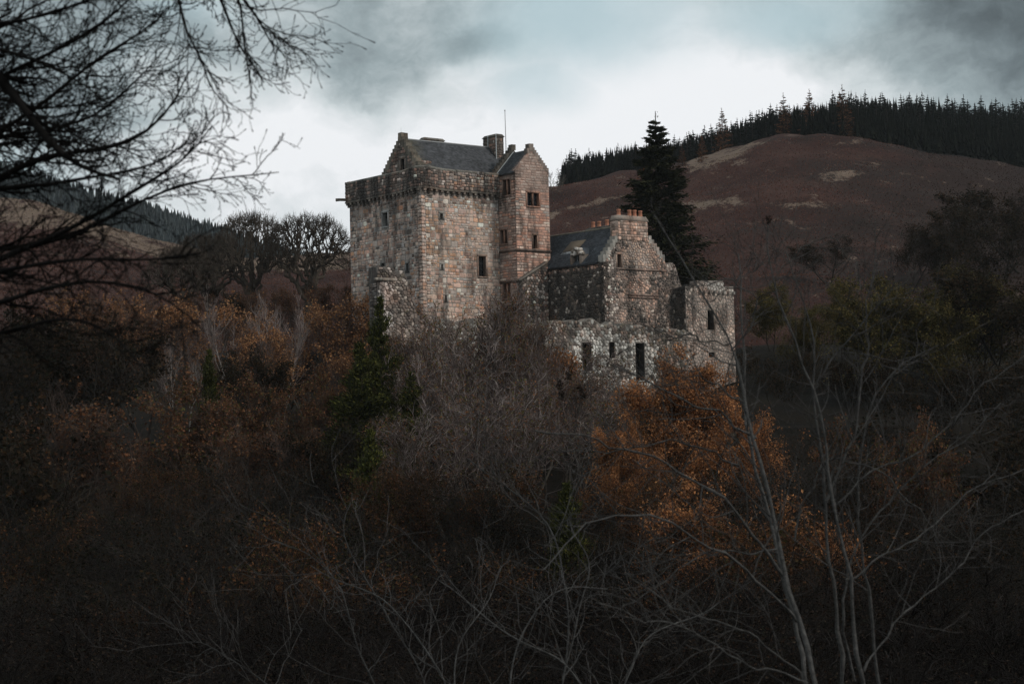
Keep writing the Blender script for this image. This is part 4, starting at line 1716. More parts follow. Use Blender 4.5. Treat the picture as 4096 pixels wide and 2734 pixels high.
def proto(name, parts, cat):
    """parts: list of (part name, Geo, material, kind)"""
    o = empty(name, (0, 0, 0))
    o['category'] = cat
    top = 0
    for pn, g, m, kind in parts:
        b = g.build(pn, m, o, kind=kind)
        top = max(top, max(v[2] for v in b.bound_box))
    return (o, top)


def scatter_on(rng, br, n, spread, t0=.3):
    P = br[0]
    i = rng.integers(0, len(P), n)
    f = (t0 + (1 - t0) * rng.random(n)) * (P.shape[1] - 1)
    j = np.minimum(f.astype(int), P.shape[1] - 2)
    fr = (f - j)[:, None]
    return P[i, j] * (1 - fr) + P[i, j + 1] * fr + spread * rng.normal(size=(n, 3))


def broadleaf(seed, h=14.0, trunk_h=.28, stems=1, n1=10, n2=8, n3=7, n4=0, spread=40, up=.08, bark=(.07, .06, .05), twigc=((.06, .045, .04),),
              leaves=0, leafc=((.1, .04, .02),), leaf=.22, leaf_spread=.25, r0=.17, l1=.55, wob=.10, droop=0.0, leaf_low=0.0, t1lo=.25, name='tree', cat='tree', twig_r=.016, n5=0, lspread_t=.2):
    rng = np.random.default_rng(seed)
    if stems == 1:
        s_d = np.array([(0, 0, 1.0)])
        s_p = np.zeros((1, 3))
    else:
        th = rng.random(stems) * 6.28
        tl = np.radians(rng.uniform(6, 28, stems))
        s_d = np.stack((np.cos(th) * np.sin(tl), np.sin(th) * np.sin(tl), np.cos(tl)), 1)
        s_p = np.stack((np.cos(th), np.sin(th), th * 0), 1) * .25
    L0 = h * .82 * rng.uniform(.85, 1.0, len(s_p))
    b0 = shoot(rng, s_p, s_d, L0, r0, 9, .07, .04, .16)
    p, d, L, r = sprout(rng, b0, n1, t1lo, .97, spread, 10, l1, L0, .62, .25, shape=lambda t: (1.15 - .75 * t))
    b1 = shoot(rng, p, d, L, r, 6, wob, up, .2)
    p, d, L2, r = sprout(rng, b1, n2, .2, .98, 42, 12, .48, L, .6, .3, shape=lambda t: 1.1 - .5 * t)
    b2 = shoot(rng, p, d, L2, np.maximum(r, twig_r * 1.3), 4, wob * 1.2, up - droop, .3)
    p, d, L3, r = sprout(rng, b2, n3, .15, 1.0, 38, 14, .5, L2, .6, .3)
    b3 = shoot(rng, p, d, np.maximum(L3, .35), np.maximum(np.minimum(r, twig_r * 1.3), twig_r * .8), 3, wob * 1.4, up - droop, .4)
    tr, tw_ = Geo(), Geo()
    tr.tubes(b0[0], b0[1], 8, bark)
    tr.tubes(b1[0], b1[1], 5, cols(rng, len(b1[0]), [bark], .2))
    tw_.tubes(b2[0], b2[1], 4, cols(rng, len(b2[0]), twigc, .3))
    tw_.tubes(b3[0], b3[1], 3, cols(rng, len(b3[0]), twigc, .3))
    last = b3
    if n4:
        p, d, L4, r = sprout(rng, b3, n4, .1, 1.0, 36, 14, .6, np.maximum(L3, .35), .7, .3)
        b4 = shoot(rng, p, d, np.maximum(L4, .3), np.minimum(r, twig_r * .8), 2, wob * 1.5, up - droop, .5)
        tw_.tubes(b4[0], b4[1], 3, cols(rng, len(b4[0]), twigc, .3))
        last = b4
    parts = [('trunk', tr, M['bark'], None), ('twigs', tw_, M['twig'], 'stuff')]
    if leaves:
        lg = Geo()
        pts = scatter_on(rng, last, leaves, leaf_spread, lspread_t)
        # leaves sit in sprays: thin some regions out so that the crown stays ragged
        keep = np.array([mnoise.noise((x * .55 + seed, y * .55, z * .55)) for x, y, z in pts]) > (-.12 + leaf_low)
        pts = pts[keep]
        lg.cards(pts, leaf * rng.uniform(.6, 1.3, len(pts)), rng, cols(rng, len(pts), leafc, .35), .62)
        parts.append(('crown', lg, M['leaf'], 'stuff'))
    return proto(name, parts, cat)


def conifer(seed, h, rad, whorls, per, needles, needlec, bark=(.04, .032, .027), droop=.35, ragged=.25, name='conifer', size=.5, spike=.07, base=.04):
    rng = np.random.default_rng(seed)
    g, n = Geo(), Geo()
    g.tube([(0, 0, -.5), (0, 0, h * .3), (0, 0, h * .7), (0, 0, h * 1.0)], [h * .016, h * .012, h * .006, h * .0012], 6, bark)
    t = np.repeat((np.arange(whorls) + rng.random(whorls) * .7) / whorls, per)
    z = h * (base + (1 - base - spike) * t)
    th = rng.random(len(t)) * 6.283
    L = rad * (1.02 - t) ** .85 * rng.uniform(1 - ragged, 1 + ragged, len(t)) + rad * .05
    d = np.stack((np.cos(th), np.sin(th), -droop * (1 - t) + .25 * t), 1)
    P, Rr, T = shoot(rng, np.stack((th * 0, th * 0, z), 1), d, L, h * .0028, 4, .06, .10, .3)
    g.tubes(P, Rr, 3, bark)
    i = rng.choice(len(P), needles, p=L / L.sum())
    f = (.12 + .88 * np.sqrt(rng.random(needles))) * 4
    j = np.minimum(f.astype(int), 3)
    fr = (f - j)[:, None]
    c = P[i, j] * (1 - fr) + P[i, j + 1] * fr
    w_ = L[i] * .16 * (1.15 - f / 4 * .6)
    c = c + rng.normal(size=(needles, 3)) * w_[:, None] * np.array((1, 1, .45))
    c[:, 2] -= np.abs(rng.normal(size=needles)) * w_ * .35
    dirn = norm(T[i, j] + np.array((0, 0, -.35)))
    n.cards(c, size * rng.uniform(.6, 1.4, needles), rng, cols(rng, needles, needlec, .4), .34, lengthdir=dirn)
    m = 24
    n.cards(np.stack((rng.normal(size=m) * .02 * h * .3, rng.normal(size=m) * .02 * h * .3, h * (1 - spike * 1.6 * rng.random(m))), 1), size * .5, rng, cols(rng, m, needlec, .3), .3)
    return proto(name, [('trunk', g, M['bark'], None), ('crown', n, M['needle'], 'stuff')], 'tree')


def plant(pr, px, top, Y, label, group=None, wide=1.0, rot=None, first=set(), sink=.3, name=None, height=None):
    """stand a tree at frame column px, Y metres off, its tip at frame row top"""
    o, h = pr
    p = at(px, top, Y)
    gz = float(ground_z(np.array([p[0]]), np.array([Y]))[0]) if Y < 236 else float(hill_z(np.array([p[0]]), np.array([Y]))[0])
    sc = (p[2] - gz + sink) / h if height is None else height / h
    c = o if o.name not in first else copy_tree(o)
    first.add(o.name)
    c.location = (p[0], Y, gz - sink)
    c.rotation_euler = (0, 0, R.random() * 6.28 if rot is None else rot)
    c.scale = (sc * wide, sc * wide, sc)
    c['label'] = label
    if 'group' in c:
        del c['group']
    if group:
        c['group'] = group
    return c


# ---- conifers along the right hill
DK = ((.010, .013, .009), (.014, .017, .011), (.008, .010, .008))
firs = [conifer(50 + i, 14, 2.5, 20, 6, 620, DK, name='spruce_tree', size=.85, ragged=.4, spike=.10) for i in range(4)]
larches = [conifer(60 + i, 15, 2.9, 22, 6, 900, ((.12, .052, .024), (.085, .040, .022)), name='larch_tree', size=.7, droop=.1, ragged=.4) for i in range(2)]
rng = np.random.default_rng(17)
count = 0
FL, FG = 'dark spruce in the dense plantation along the top of the right hill', 'spruces of the hilltop plantation'
for row, (Yr, n, hh) in enumerate(((632, 112, 11.3), (606, 92, 10.8), (580, 66, 10.5), (556, 26, 9.5))):
    for k in range(n):
        px = 1276 + (k + rng.random()) / n * (2480 - 1276)
        if row == 3 and px < 1780:
            continue
        Yk = Yr + rng.uniform(-10, 10)
        if px < 1420 and row > 1:
            continue
        plant(firs[rng.integers(4)], px, 0, Yk, FL, FG, wide=rng.uniform(.95, 1.6), height=hh * rng.uniform(.70, 1.2))
        count += 1
for (px, Yk, h, lab) in ((1925, 520, 17, 'large rust coloured larch at the lower edge of the hilltop plantation'),
                         (1648, 560, 15, 'olive brown larch among the spruces left of the hill brow'),
                         (1470, 430, 16, 'pale orange larch just left of the tall dark spruce'),
                         (1600, 530, 9, 'small orange larch right of the tall dark spruce'),
                         (1790, 560, 15, 'rusty larch among the spruces above the hill brow'),
                         (1850, 548, 16, 'dull orange larch beside the rusty larch on the hill brow'),
                         (1555, 520, 8, 'short russet larch close behind the tall dark spruce')):
    plant(larches[count % 2], px, 0, Yk, lab, None, wide=1.1, height=h)
    count += 1
# the inner plantation, nobody could count it
fg = Geo()
m = 2700
px = rng.uniform(1290, 2700, m)
Yk = rng.uniform(515, 642, m)
lim = 515 + np.clip((1900 - px) / 2, 0, 75)
Yk = np.where(Yk < lim, lim + rng.uniform(0, 18, m), Yk)
X = (px - 1165) / 4000 * Yk
Z = hill_z(X, Yk)
hh = rng.uniform(6, 10, m)
for tier in range(7):
    zz = Z + hh * (tier * .135)
    rad = hh * .17 * (1 - tier * .135)
    th = rng.random((m, 7)) * 6.28
    base = np.stack((X[:, None] + np.cos(th) * rad[:, None], Yk[:, None] + np.sin(th) * rad[:, None], (zz - .3)[:, None] + 0 * th), -1)
    tipp = np.stack((X, Yk, zz + hh * .22), 1)[:, None, :].repeat(7, 1)
    wv = np.stack((-np.sin(th), np.cos(th), 0 * th), -1) * (rad * .30)[:, None, None]
    V = np.stack((base - wv, base + wv, tipp + wv * .08, tipp - wv * .08), 2).reshape(-1, 3)
    fg.add(V, np.arange(len(V)).reshape(-1, 4), cols(rng, len(V) // 4, ((.004, .005, .0035), (.006, .0065, .004)), .4))
o = fg.build('forest', M['needle'])
tag(o, 'dense dark conifer plantation covering the top of the right hill', 'forest', None, 'stuff')
# bracken tufts over the slopes
bg_ = Geo()
m = 110000
px = rng.uniform(-150, 2500, m)
Yk = 236 + (505 - 236) * rng.random(m) ** .8
X = (px - 1165) / 4000 * Yk
Z = hill_z(X, Yk)
V0 = np.stack((X, Yk, Z), 1)
gmask = grass_mask(V0)
c = cols(rng, m, ((.115, .053, .040), (.088, .040, .030), (.15, .073, .054)), .4)
edge_dark = (px > 1750 + 450 * rng.random(m) ** .7)
c[edge_dark] = cols(rng, int(edge_dark.sum()), ((.050, .030, .024), (.036, .024, .020)), .3)  # tuft colours carry the same painted falloff to the right
c[gmask > .5] = cols(rng, int((gmask > .5).sum()), ((.20, .15, .11), (.25, .185, .14)), .25)
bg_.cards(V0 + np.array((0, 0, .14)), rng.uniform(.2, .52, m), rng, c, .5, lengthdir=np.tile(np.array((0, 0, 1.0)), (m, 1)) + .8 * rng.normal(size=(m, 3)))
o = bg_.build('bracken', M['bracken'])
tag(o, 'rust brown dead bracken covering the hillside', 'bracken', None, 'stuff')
# far hill wood
fw = Geo()
m = 14000
px = rng.uniform(-200, 800, m)
Yk = rng.uniform(880, 1165, m)
X = (px - 1165) / 4000 * Yk
Z = far_z(X, Yk)
hh = rng.uniform(5, 11, m)
th = rng.random((m, 3)) * 6.28
rad = hh * .2
base = np.stack((X[:, None] + np.cos(th) * rad[:, None], Yk[:, None] + np.sin(th) * rad[:, None], (Z - .5)[:, None] + 0 * th), -1)
wv = np.stack((-np.sin(th), np.cos(th), 0 * th), -1) * (rad * .8)[:, None, None]
tipp = np.stack((X, Yk, Z + hh), 1)[:, None, :].repeat(3, 1)
V = np.stack((base - wv, base + wv, tipp + wv * .1, tipp - wv * .1), 2).reshape(-1, 3)
fw.add(V, np.arange(len(V)).reshape(-1, 4), cols(rng, len(V) // 4, ((.062, .076, .080), (.050, .060, .064), (.075, .088, .088)), .3))  # haze painted in: paler and bluer than the near conifers
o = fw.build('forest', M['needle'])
tag(o, 'conifer forest with haze painted into its bluish colour, covering the far hill on the left', 'forest', None, 'stuff')

# ---- the tall spruce behind the hall
big = conifer(71, 27, 5.2, 46, 8, 30000, ((.024, .025, .011), (.017, .018, .009), (.034, .032, .014)), name='spruce_tree', size=.55, droop=.30, ragged=.5, spike=.05, base=.0)
plant(big, 1503, 254, 262, 'tall dark spruce towering right behind the hall chimneys', wide=1.2)

# ---- dome crowned bare trees on the left skyline
BK = (.062, .050, .040)


def reach(rng, A, B, r0, r1, steps, wig, lift):
    """curving branches from points A to points B"""
    t = np.linspace(0, 1, steps + 1)[None, :, None]
    D = B - A
    Ln = np.linalg.norm(D, axis=1)[:, None, None]
    w_ = rng.normal(size=(len(A), steps + 1, 3)) * wig * Ln
    w_[:, 0] = w_[:, -1] = 0
    P = A[:, None] + D[:, None] * t + w_ + np.array((0, 0, lift)) * Ln * np.sin(t * math.pi)
    Rr = np.broadcast_to(np.asarray(r0, float), (len(A),))[:, None] * (1 - t[0, :, 0]) + np.broadcast_to(np.asarray(r1, float), (len(A),))[:, None] * t[0, :, 0]
    return P, Rr


def dome_tree(seed):
    """a broad flat-topped crown: limbs fork again and again out to a domed shell of fine twigs"""
    rng = np.random.default_rng(seed)
    fork = np.array((.2, .1, 3.7))
    W, H = 5.6, 6.2

    def shell(n, k):
        a = rng.random(n) * 6.283
        q = np.sqrt(rng.random(n))
        rr = W * q * k
        z = fork[2] - .9 + (H + .9) * k * np.sqrt(np.clip(1 - q ** 3.4, 0, 1)) ** .9 * rng.uniform(.9, 1.04, n)
        z = np.where(q > .90, fork[2] + H * k * rng.uniform(.22, .6, n), z)
        return np.stack((fork[0] + rr * np.cos(a), fork[1] + rr * np.sin(a), z), 1)
    P0 = np.array([(0, 0, -.4), (.05, 0, 1.2), (.12, .05, 2.5), fork])[None]
    tr, tw_ = Geo(), Geo()
    tr.tubes(P0, np.array([[.62, .5, .44, .42]]), 9, BK)
    lv = [shell(11, .48), shell(40, .74), shell(170, .90), shell(820, .985)]
    rad = [.26, .14, .07, .034, .018]
    prev, pr_ = np.array([fork]), None
    for i, pts in enumerate(lv):
        d = np.linalg.norm((pts[:, None] - prev[None]) * np.array((1, 1, .8)), axis=2)
        j = d.argmin(1)
        A = prev[j]
        if i == 0:
            A = A - np.array((0, 0, 1.0)) * rng.uniform(0, 1.2, len(pts))[:, None]
        P, Rr = reach(rng, A, pts, rad[i], rad[i + 1], (7, 6, 5, 4)[i], (.07, .08, .09, .10)[i], (-.06, .0, .03, .04)[i])
        (tr if i < 2 else tw_).tubes(P, Rr, (7, 5, 4, 3)[i], cols(rng, len(P), [BK], .2))
        prev = np.concatenate((pts, P[:, 3])) if i < 3 else pts
    out = norm(lv[3] - fork + np.array((0, 0, 1.2)))
    for m in range(3):
        d = norm(out + .55 * rng.normal(size=out.shape))
        b = shoot(rng, lv[3] - out * rng.uniform(0, .25, len(out))[:, None], d, rng.uniform(.3, .65, len(out)), .017, 2, .2, .1, .5)
        tw_.tubes(b[0], b[1], 3, cols(rng, len(out), [BK], .3))
    return proto('bare_tree', [('trunk', tr, M['bark'], None), ('crown', tw_, M['twig'], 'stuff')], 'tree')


dome = dome_tree(3)
plant(dome, 702, 479, 262, 'bare dome-crowned tree standing nearest the left edge of the keep', wide=.78, rot=.4)
plant(dome, 578, 475, 268, 'bare dome-crowned tree left of its twin on the skyline', wide=.66, rot=2.2)
plant(dome, 478, 528, 275, 'dark bare tree with lower crown left of the two dome-crowned trees', wide=.9, rot=4.1)
plant(dome, 415, 560, 262, 'small dark bare tree at the foot of the far hill, lowest of four', wide=.9, rot=5.0)

# ---- bare trees in front of the walls
PURP = ((.135, .102, .096), (.070, .053, .049), (.24, .20, .186), (.105, .076, .066))
bareA = broadleaf(101, 15, n1=13, n2=8, n3=7, n4=2, spread=34, up=.12, bark=(.075, .066, .058), twigc=PURP, wob=.13, name='bare_tree', r0=.16, t1lo=.3, twig_r=.024, leaves=2200, leafc=((.15, .066, .03), (.09, .05, .03), (.10, .08, .03)), leaf=.17, leaf_low=.1)
bareB = broadleaf(102, 14, stems=3, n1=8, n2=7, n3=6, n4=2, spread=32, up=.12, bark=(.085, .075, .064), twigc=PURP, wob=.14, name='bare_tree', r0=.11, twig_r=.023, leaves=2600, leafc=((.10, .085, .03), (.15, .066, .03)), leaf=.17, leaf_low=.1)
plant(bareA, 1085, 636, 168, 'tall bare tree with fine purplish twigs in front of the keep', wide=.95)
plant(bareB, 1215, 735, 164, 'many-stemmed bare tree in front of the outer wall left of the small windows', wide=1.1)
plant(bareB, 1325, 800, 166, 'bare tree before the outer wall between the white-edged windows', wide=.95)
plant(bareA, 1010, 735, 160, 'bare grey tree between the green yew and the tallest bare tree', wide=1.0)
plant(bareA, 1235, 705, 171, 'slender bare tree under the sloping wall of the castle', wide=.7)
plant(bareB, 1150, 830, 155, 'low bare tree with tangled grey stems below the keep', wide=1.1)
plant(bareA, 1395, 890, 158, 'thin bare tree left of the orange beech', wide=.8)
for px, top, Y, pr, lab, wd in (
        (960, 800, 163, bareB, 'bare tangle between the green yews and the keep foot', 1.1), (1055, 760, 172, bareB, 'grey bare tree close under the keep', 1.0),
        (1120, 700, 173, bareB, 'fine twigged bare tree beside the tallest bare tree', .9), (1175, 760, 161, bareA, 'bare tree before the outer wall under the stair tower', 1.0),
        (1290, 840, 158, bareA, 'bare tree with dense crown hiding the middle of the outer wall', 1.1), (1375, 860, 168, bareB, 'bare bush under the small window of the outer wall', .7),
        (1240, 860, 150, bareB, 'low bare tree under the middle of the outer wall', 1.2),
        (1080, 900, 146, bareB, 'low grey bare tree above the terrace wall', 1.2), (980, 930, 142, bareA, 'low bare tree beside the dark yews', 1.1),
        (1030, 690, 167, bareB, 'bare tree veiling the near corner of the keep', .8), (1135, 672, 170, bareB, 'bare tree veiling the foot of the stair tower', .75),
        (945, 745, 170, bareA, 'bare tree before the ruined wall fragment', .8), (1190, 720, 168, bareA, 'bare tree veiling the sloping wall', .7)):
    plant(pr, px, top, Y, lab, None, wide=wd)
# orange shrub by the wall
ORG = ((.33, .140, .058), (.23, .096, .042), (.42, .195, .082), (.14, .060, .029), (.17, .095, .055))
BRN = ((.135, .058, .030), (.095, .043, .024), (.165, .082, .040), (.065, .033, .020), (.085, .060, .045))
OLV = ((.070, .060, .022), (.095, .074, .026), (.048, .044, .018), (.120, .085, .030))
beech = broadleaf(120, 17, n1=20, n2=9, n3=7, n4=0, spread=50, up=.10, bark=(.05, .043, .036), twigc=((.06, .04, .03),), leaves=90000, leafc=ORG, leaf=.18,
                  leaf_spread=.42, t1lo=.08, l1=.52, name='beech_tree', lspread_t=0.0, leaf_low=.02)
beechS = broadleaf(121, 8, stems=4, n1=7, n2=7, n3=5, spread=38, bark=(.05, .043, .036), twigc=((.06, .04, .03),), leaves=15000, leafc=ORG, leaf=.2, leaf_spread=.25, t1lo=.1, name='beech_tree', r0=.07, leaf_low=-.1)
plant(beech, 1560, 778, 146, 'large beech with dense orange leaves in front of the outer wall', wide=.92)
plant(beech, 1690, 838, 142, 'orange beech overlapping the large beech on its right', wide=.80)
plant(beech, 1450, 925, 138, 'orange beech crown below the tall empty window of the outer wall', wide=.62)
plant(beechS, 1270, 757, 172, 'small rusty orange shrub against the outer wall', wide=.7)
plant(beech, 1560, 1080, 104, 'lower orange beech beneath the large beech', wide=.95)
plant(beech, 1750, 1120, 96, 'low orange beech behind the grey foreground stems', wide=.9)

# ---- brown leafy trees of the left bank
brownA = broadleaf(130, 13, stems=3, n1=9, n2=8, n3=7, n4=2, spread=30, up=.14, bark=(.06, .05, .042), twigc=((.085, .058, .048), (.065, .048, .04)), leaves=9000, leafc=BRN, leaf=.2,
                   leaf_spread=.15, name='brown_leaved_tree', r0=.10, wob=.13, twig_r=.015, leaf_low=.05)
tawny = broadleaf(138, 13, stems=3, n1=9, n2=8, n3=7, n4=1, spread=30, up=.14, bark=(.08, .068, .06), twigc=((.10, .07, .06), (.075, .055, .048)), leaves=11000,
                  leafc=((.27, .130, .060), (.19, .088, .042), (.32, .175, .085), (.12, .056, .030)), leaf=.17, leaf_spread=.15, name='brown_leaved_tree', r0=.10, wob=.13, twig_r=.015, leaf_low=.06)
brownB = broadleaf(131, 12, stems=2, n1=12, n2=8, n3=7, n4=0, spread=42, up=.1, bark=(.05, .043, .036), twigc=((.07, .048, .038),), leaves=16000, leafc=BRN + OLV[:1], leaf=.2,
                   leaf_spread=.22, name='brown_leaved_tree', r0=.11, wob=.13, leaf_low=.0)
darkT = broadleaf(132, 12, stems=2, n1=12, n2=8, n3=6, spread=44, up=.08, bark=(.032, .028, .024), twigc=((.035, .029, .025),), leaves=12000,
                  leafc=((.028, .020, .012), (.019, .015, .010), (.046, .026, .013), (.015, .015, .009)), leaf=.2, leaf_spread=.22, name='woodland_tree', r0=.11, leaf_low=.02)
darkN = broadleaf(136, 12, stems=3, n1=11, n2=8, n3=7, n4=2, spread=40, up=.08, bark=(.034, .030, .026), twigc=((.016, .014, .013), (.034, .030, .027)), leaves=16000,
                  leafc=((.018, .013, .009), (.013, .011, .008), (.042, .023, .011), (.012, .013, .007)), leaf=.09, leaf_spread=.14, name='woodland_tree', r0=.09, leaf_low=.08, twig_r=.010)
brownN = broadleaf(137, 12, stems=3, n1=11, n2=8, n3=7, n4=0, spread=42, up=.1, bark=(.05, .043, .036), twigc=((.028, .021, .018),), leaves=20000, leafc=((.085, .038, .019), (.050, .025, .014), (.11, .052, .024), (.040, .034, .014), (.03, .018, .011)), leaf=.10,
                   leaf_spread=.18, name='brown_leaved_tree', r0=.09, wob=.13, leaf_low=.08, twig_r=.010)
oliveT = broadleaf(133, 13, stems=2, n1=13, n2=9, n3=6, spread=46, up=.06, bark=(.035, .03, .026), twigc=((.04, .034, .026),), leaves=22000, leafc=OLV, leaf=.24,
                   leaf_spread=.32, name='olive_leaved_tree', r0=.12, t1lo=.12, leaf_low=-.05)
birch = broadleaf(134, 12, stems=2, n1=9, n2=7, n3=6, n4=0, spread=24, up=.16, bark=(.30, .27, .25), twigc=((.17, .135, .125), (.21, .175, .165)), name='birch_tree', r0=.075, wob=.09)
leftspots = [
    (720, 655, 188, tawny, 'tawny leafed tree directly left of the keep', 1.15), (790, 640, 190, tawny, 'tawny tree with bright leaves touching the left wall of the keep', .9),
    (660, 720, 176, tawny, 'brown tree in front of the dome-crowned trees', 1.1), (760, 760, 168, tawny, 'russet tree just left of the green yew', .95),
    (600, 840, 160, brownB, 'russet tree below the pale birch', 1.0), (450, 660, 190, tawny, 'brown twiggy tree under the far hill', 1.2),
    (330, 655, 182, tawny, 'rusty tree left of the brown twiggy tree under the far hill', 1.2), (220, 655, 176, brownA, 'rusty brown tree under the hanging foreground branches', 1.1),
    (110, 690, 168, darkT, 'dim dark tree near the left edge of the wood', 1.2), (10, 660, 172, darkT, 'dark tree at the left edge under the grass spur', 1.2),
    (520, 770, 170, darkT, 'dark tree right of the rusty trees on the left bank', 1.0), (400, 830, 152, brownB, 'brown tree on the middle of the left bank', 1.1),
    (250, 850, 140, brownA, 'brown twiggy tree low on the left bank', 1.1), (120, 860, 128, darkT, 'dark tree low on the left bank', 1.2),
    (545, 800, 186, brownB, 'russet tree behind the left pale birch', 1.0), (640, 790, 192, darkT, 'dark tree behind the pale birches', 1.1), (700, 830, 164, brownB, 'russet tree between the pale birches and the yews', 1.0),
    (560, 930, 146, brownA, 'brown twiggy tree low under the pale birches', 1.1), (680, 940, 148, darkT, 'dark tree low between the birches and the yews', 1.0),
    (745, 632, 226, brownA, 'tawny tree at the foot of the nearest dome-crowned tree', 1.1), (668, 640, 228, brownA, 'brown tree at the foot of the two dome-crowned trees', 1.2),
    (590, 648, 230, brownA, 'brown tree below the left dome-crowned tree', 1.2), (505, 652, 232, darkT, 'dark tree below the lower dark-crowned trees', 1.2), (420, 655, 226, brownA, 'brown tree under the smallest dark-crowned tree', 1.2),
    (790, 628, 224, brownA, 'rusty tree against the left edge of the keep, behind the tawny trees', .9),
    (-60, 760, 150, darkT, 'dark tree cut by the left edge of the view', 1.1)]
for px, top, Y, pr, lab, wd in leftspots:
    plant(pr, px, top, Y, lab, None, wide=wd)
plant(birch, 572, 640, 178, 'pale birch with whitish bare twigs left of the keep', wide=.9)
plant(birch, 632, 665, 182, 'slim pale birch right of the other birch', wide=.7)
plant(birch, 420, 720, 175, 'faint pale birch among the rusty trees on the left', wide=.8)
plant(brownB, 1930, 945, 132, 'dull russet tree right of the large beech behind the grey stems', wide=.85)
plant(brownB, 2080, 930, 136, 'dim russet tree at the foot of the dark trees on the right', wide=.8)
# ---- green yews
YEW = ((.056, .060, .016), (.037, .042, .012), (.095, .090, .022), (.023, .027, .010))


def yew(seed, h, rad, n):
    rng = np.random.default_rng(seed)
    g, nd = Geo(), Geo()
    g.tube([(0, 0, -.5), (.1, 0, h * .4), (0, .1, h * .97)], [.25, .16, .03], 7, (.04, .03, .025))
    m = 150
    t = rng.random(m) ** .8
    th = rng.random(m) * 6.28
    L = rad * (1.02 - t) ** .75 * rng.uniform(.55, 1.2, m) * (.78 + .3 * np.sin(th * 2 + t * 9))
    d = np.stack((np.cos(th), np.sin(th), .25 + .5 * t), 1)
    br = shoot(rng, np.stack((0 * t, 0 * t, h * (.05 + .88 * t)), 1), d, L, .05, 4, .1, .06, .3)
    g.tubes(br[0], br[1], 4, (.04, .03, .025))
    i = rng.choice(m, n, p=L / L.sum())
    f = np.sqrt(rng.random(n)) * 4
    j = np.minimum(f.astype(int), 3)
    fr = (f - j)[:, None]
    c = br[0][i, j] * (1 - fr) + br[0][i, j + 1] * fr + rng.normal(size=(n, 3)) * (.10 + .11 * L[i])[:, None] * np.array((1, 1, .8))
    nd.cards(c, .24 * rng.uniform(.6, 1.3, n), rng, cols(rng, n, YEW, .4), .4, lengthdir=norm(br[2][i, j] + np.array((0, 0, .3))))
    return proto('yew_tree', [('trunk', g, M['bark'], None), ('crown', nd, M['needle'], 'stuff')], 'tree')


yewA = yew(140, 17, 3.4, 30000)
plant(yewA, 872, 664, 160, 'narrow green yew rising in front of the ruined wall fragment', wide=.75)
plant(yewA, 825, 770, 154, 'broad dark green yew at the left foot of the narrow one', wide=1.35)
plant(yewA, 945, 840, 156, 'dark green yew right of the narrow yew', wide=1.0)
plant(yewA, 850, 965, 126, 'dark green yew lower down below the narrow yew', wide=.9)
plant(yewA, 1300, 1090, 118, 'dark green evergreen under the terrace bench', wide=1.0)
plant(yewA, 480, 790, 164, 'dark green evergreen among the brown trees of the left bank', wide=.8)
# ---- trees right of the turret
rightspots = [
    (1765, 640, 222, oliveT, 'olive brown tree directly right of the corner turret', 1.0), (1850, 690, 212, oliveT, 'olive tree below the bracken slope behind the grey stems', 1.1),
    (2010, 612, 200, oliveT, 'yellowish olive tree with rounded crown below the bracken slope', 1.15), (1930, 640, 214, oliveT, 'low olive tree left of the rounded yellowish tree', .9),
    (2130, 640, 196, oliveT, 'olive tree right of the rounded yellowish tree', 1.1), (2230, 590, 204, oliveT, 'tall dark olive tree near the right edge', 1.1),
    (2330, 560, 200, darkT, 'tall dark tree at the right edge', 1.2), (2420, 480, 220, darkT, 'dark tree beyond the right edge of the view', 1.2),
    (1900, 540, 300, darkT, 'dark leafless thicket on the lower bracken slope', 1.6), (2080, 520, 290, darkT, 'dark tree added to darken the lower bracken slope to the right', 1.5),
    (2250, 480, 280, darkT, 'dark tree added to darken the bracken slope near the right edge', 1.5),  # dark slope trees here are added to deepen the right edge
    (2340, 400, 330, darkT, 'dark bare tree added to darken the high bracken slope at the right edge', 1.7), (2290, 440, 310, darkT, 'dark tree second highest of those added to darken the slope at the right edge', 1.5),
    (2190, 500, 300, darkT, 'dark tree added to darken the bracken slope above the tall olive tree', 1.5),
    (1790, 780, 190, darkT, 'shadowy tree in the hollow right of the turret', 1.1), (1960, 800, 176, darkT, 'shadowy tree below the yellowish olive tree', 1.2),
    (2120, 800, 170, darkT, 'shadowy tree under the olive trees on the right', 1.2), (2280, 780, 165, darkT, 'shadowy tree low at the right edge', 1.3),
    (2200, 900, 140, darkT, 'blackish tree right of the dim russet trees', 1.2), (2360, 900, 130, darkT, 'blackish tree cut by the right edge', 1.3)]
for px, top, Y, pr, lab, wd in rightspots:
    plant(pr, px, top, Y, lab, None, wide=wd)
thin = broadleaf(150, 7, stems=2, n1=6, n2=6, n3=4, spread=26, up=.15, bark=(.08, .07, .06), twigc=((.09, .08, .07),), name='bare_tree', r0=.06, twig_r=.02)
plant(thin, 1268, 388, 470, 'wispy bare tree on the skyline beside the stair tower', wide=.9)
plant(thin, 1282, 398, 476, 'faint wispy bare tree at the left end of the hilltop plantation', wide=.7)

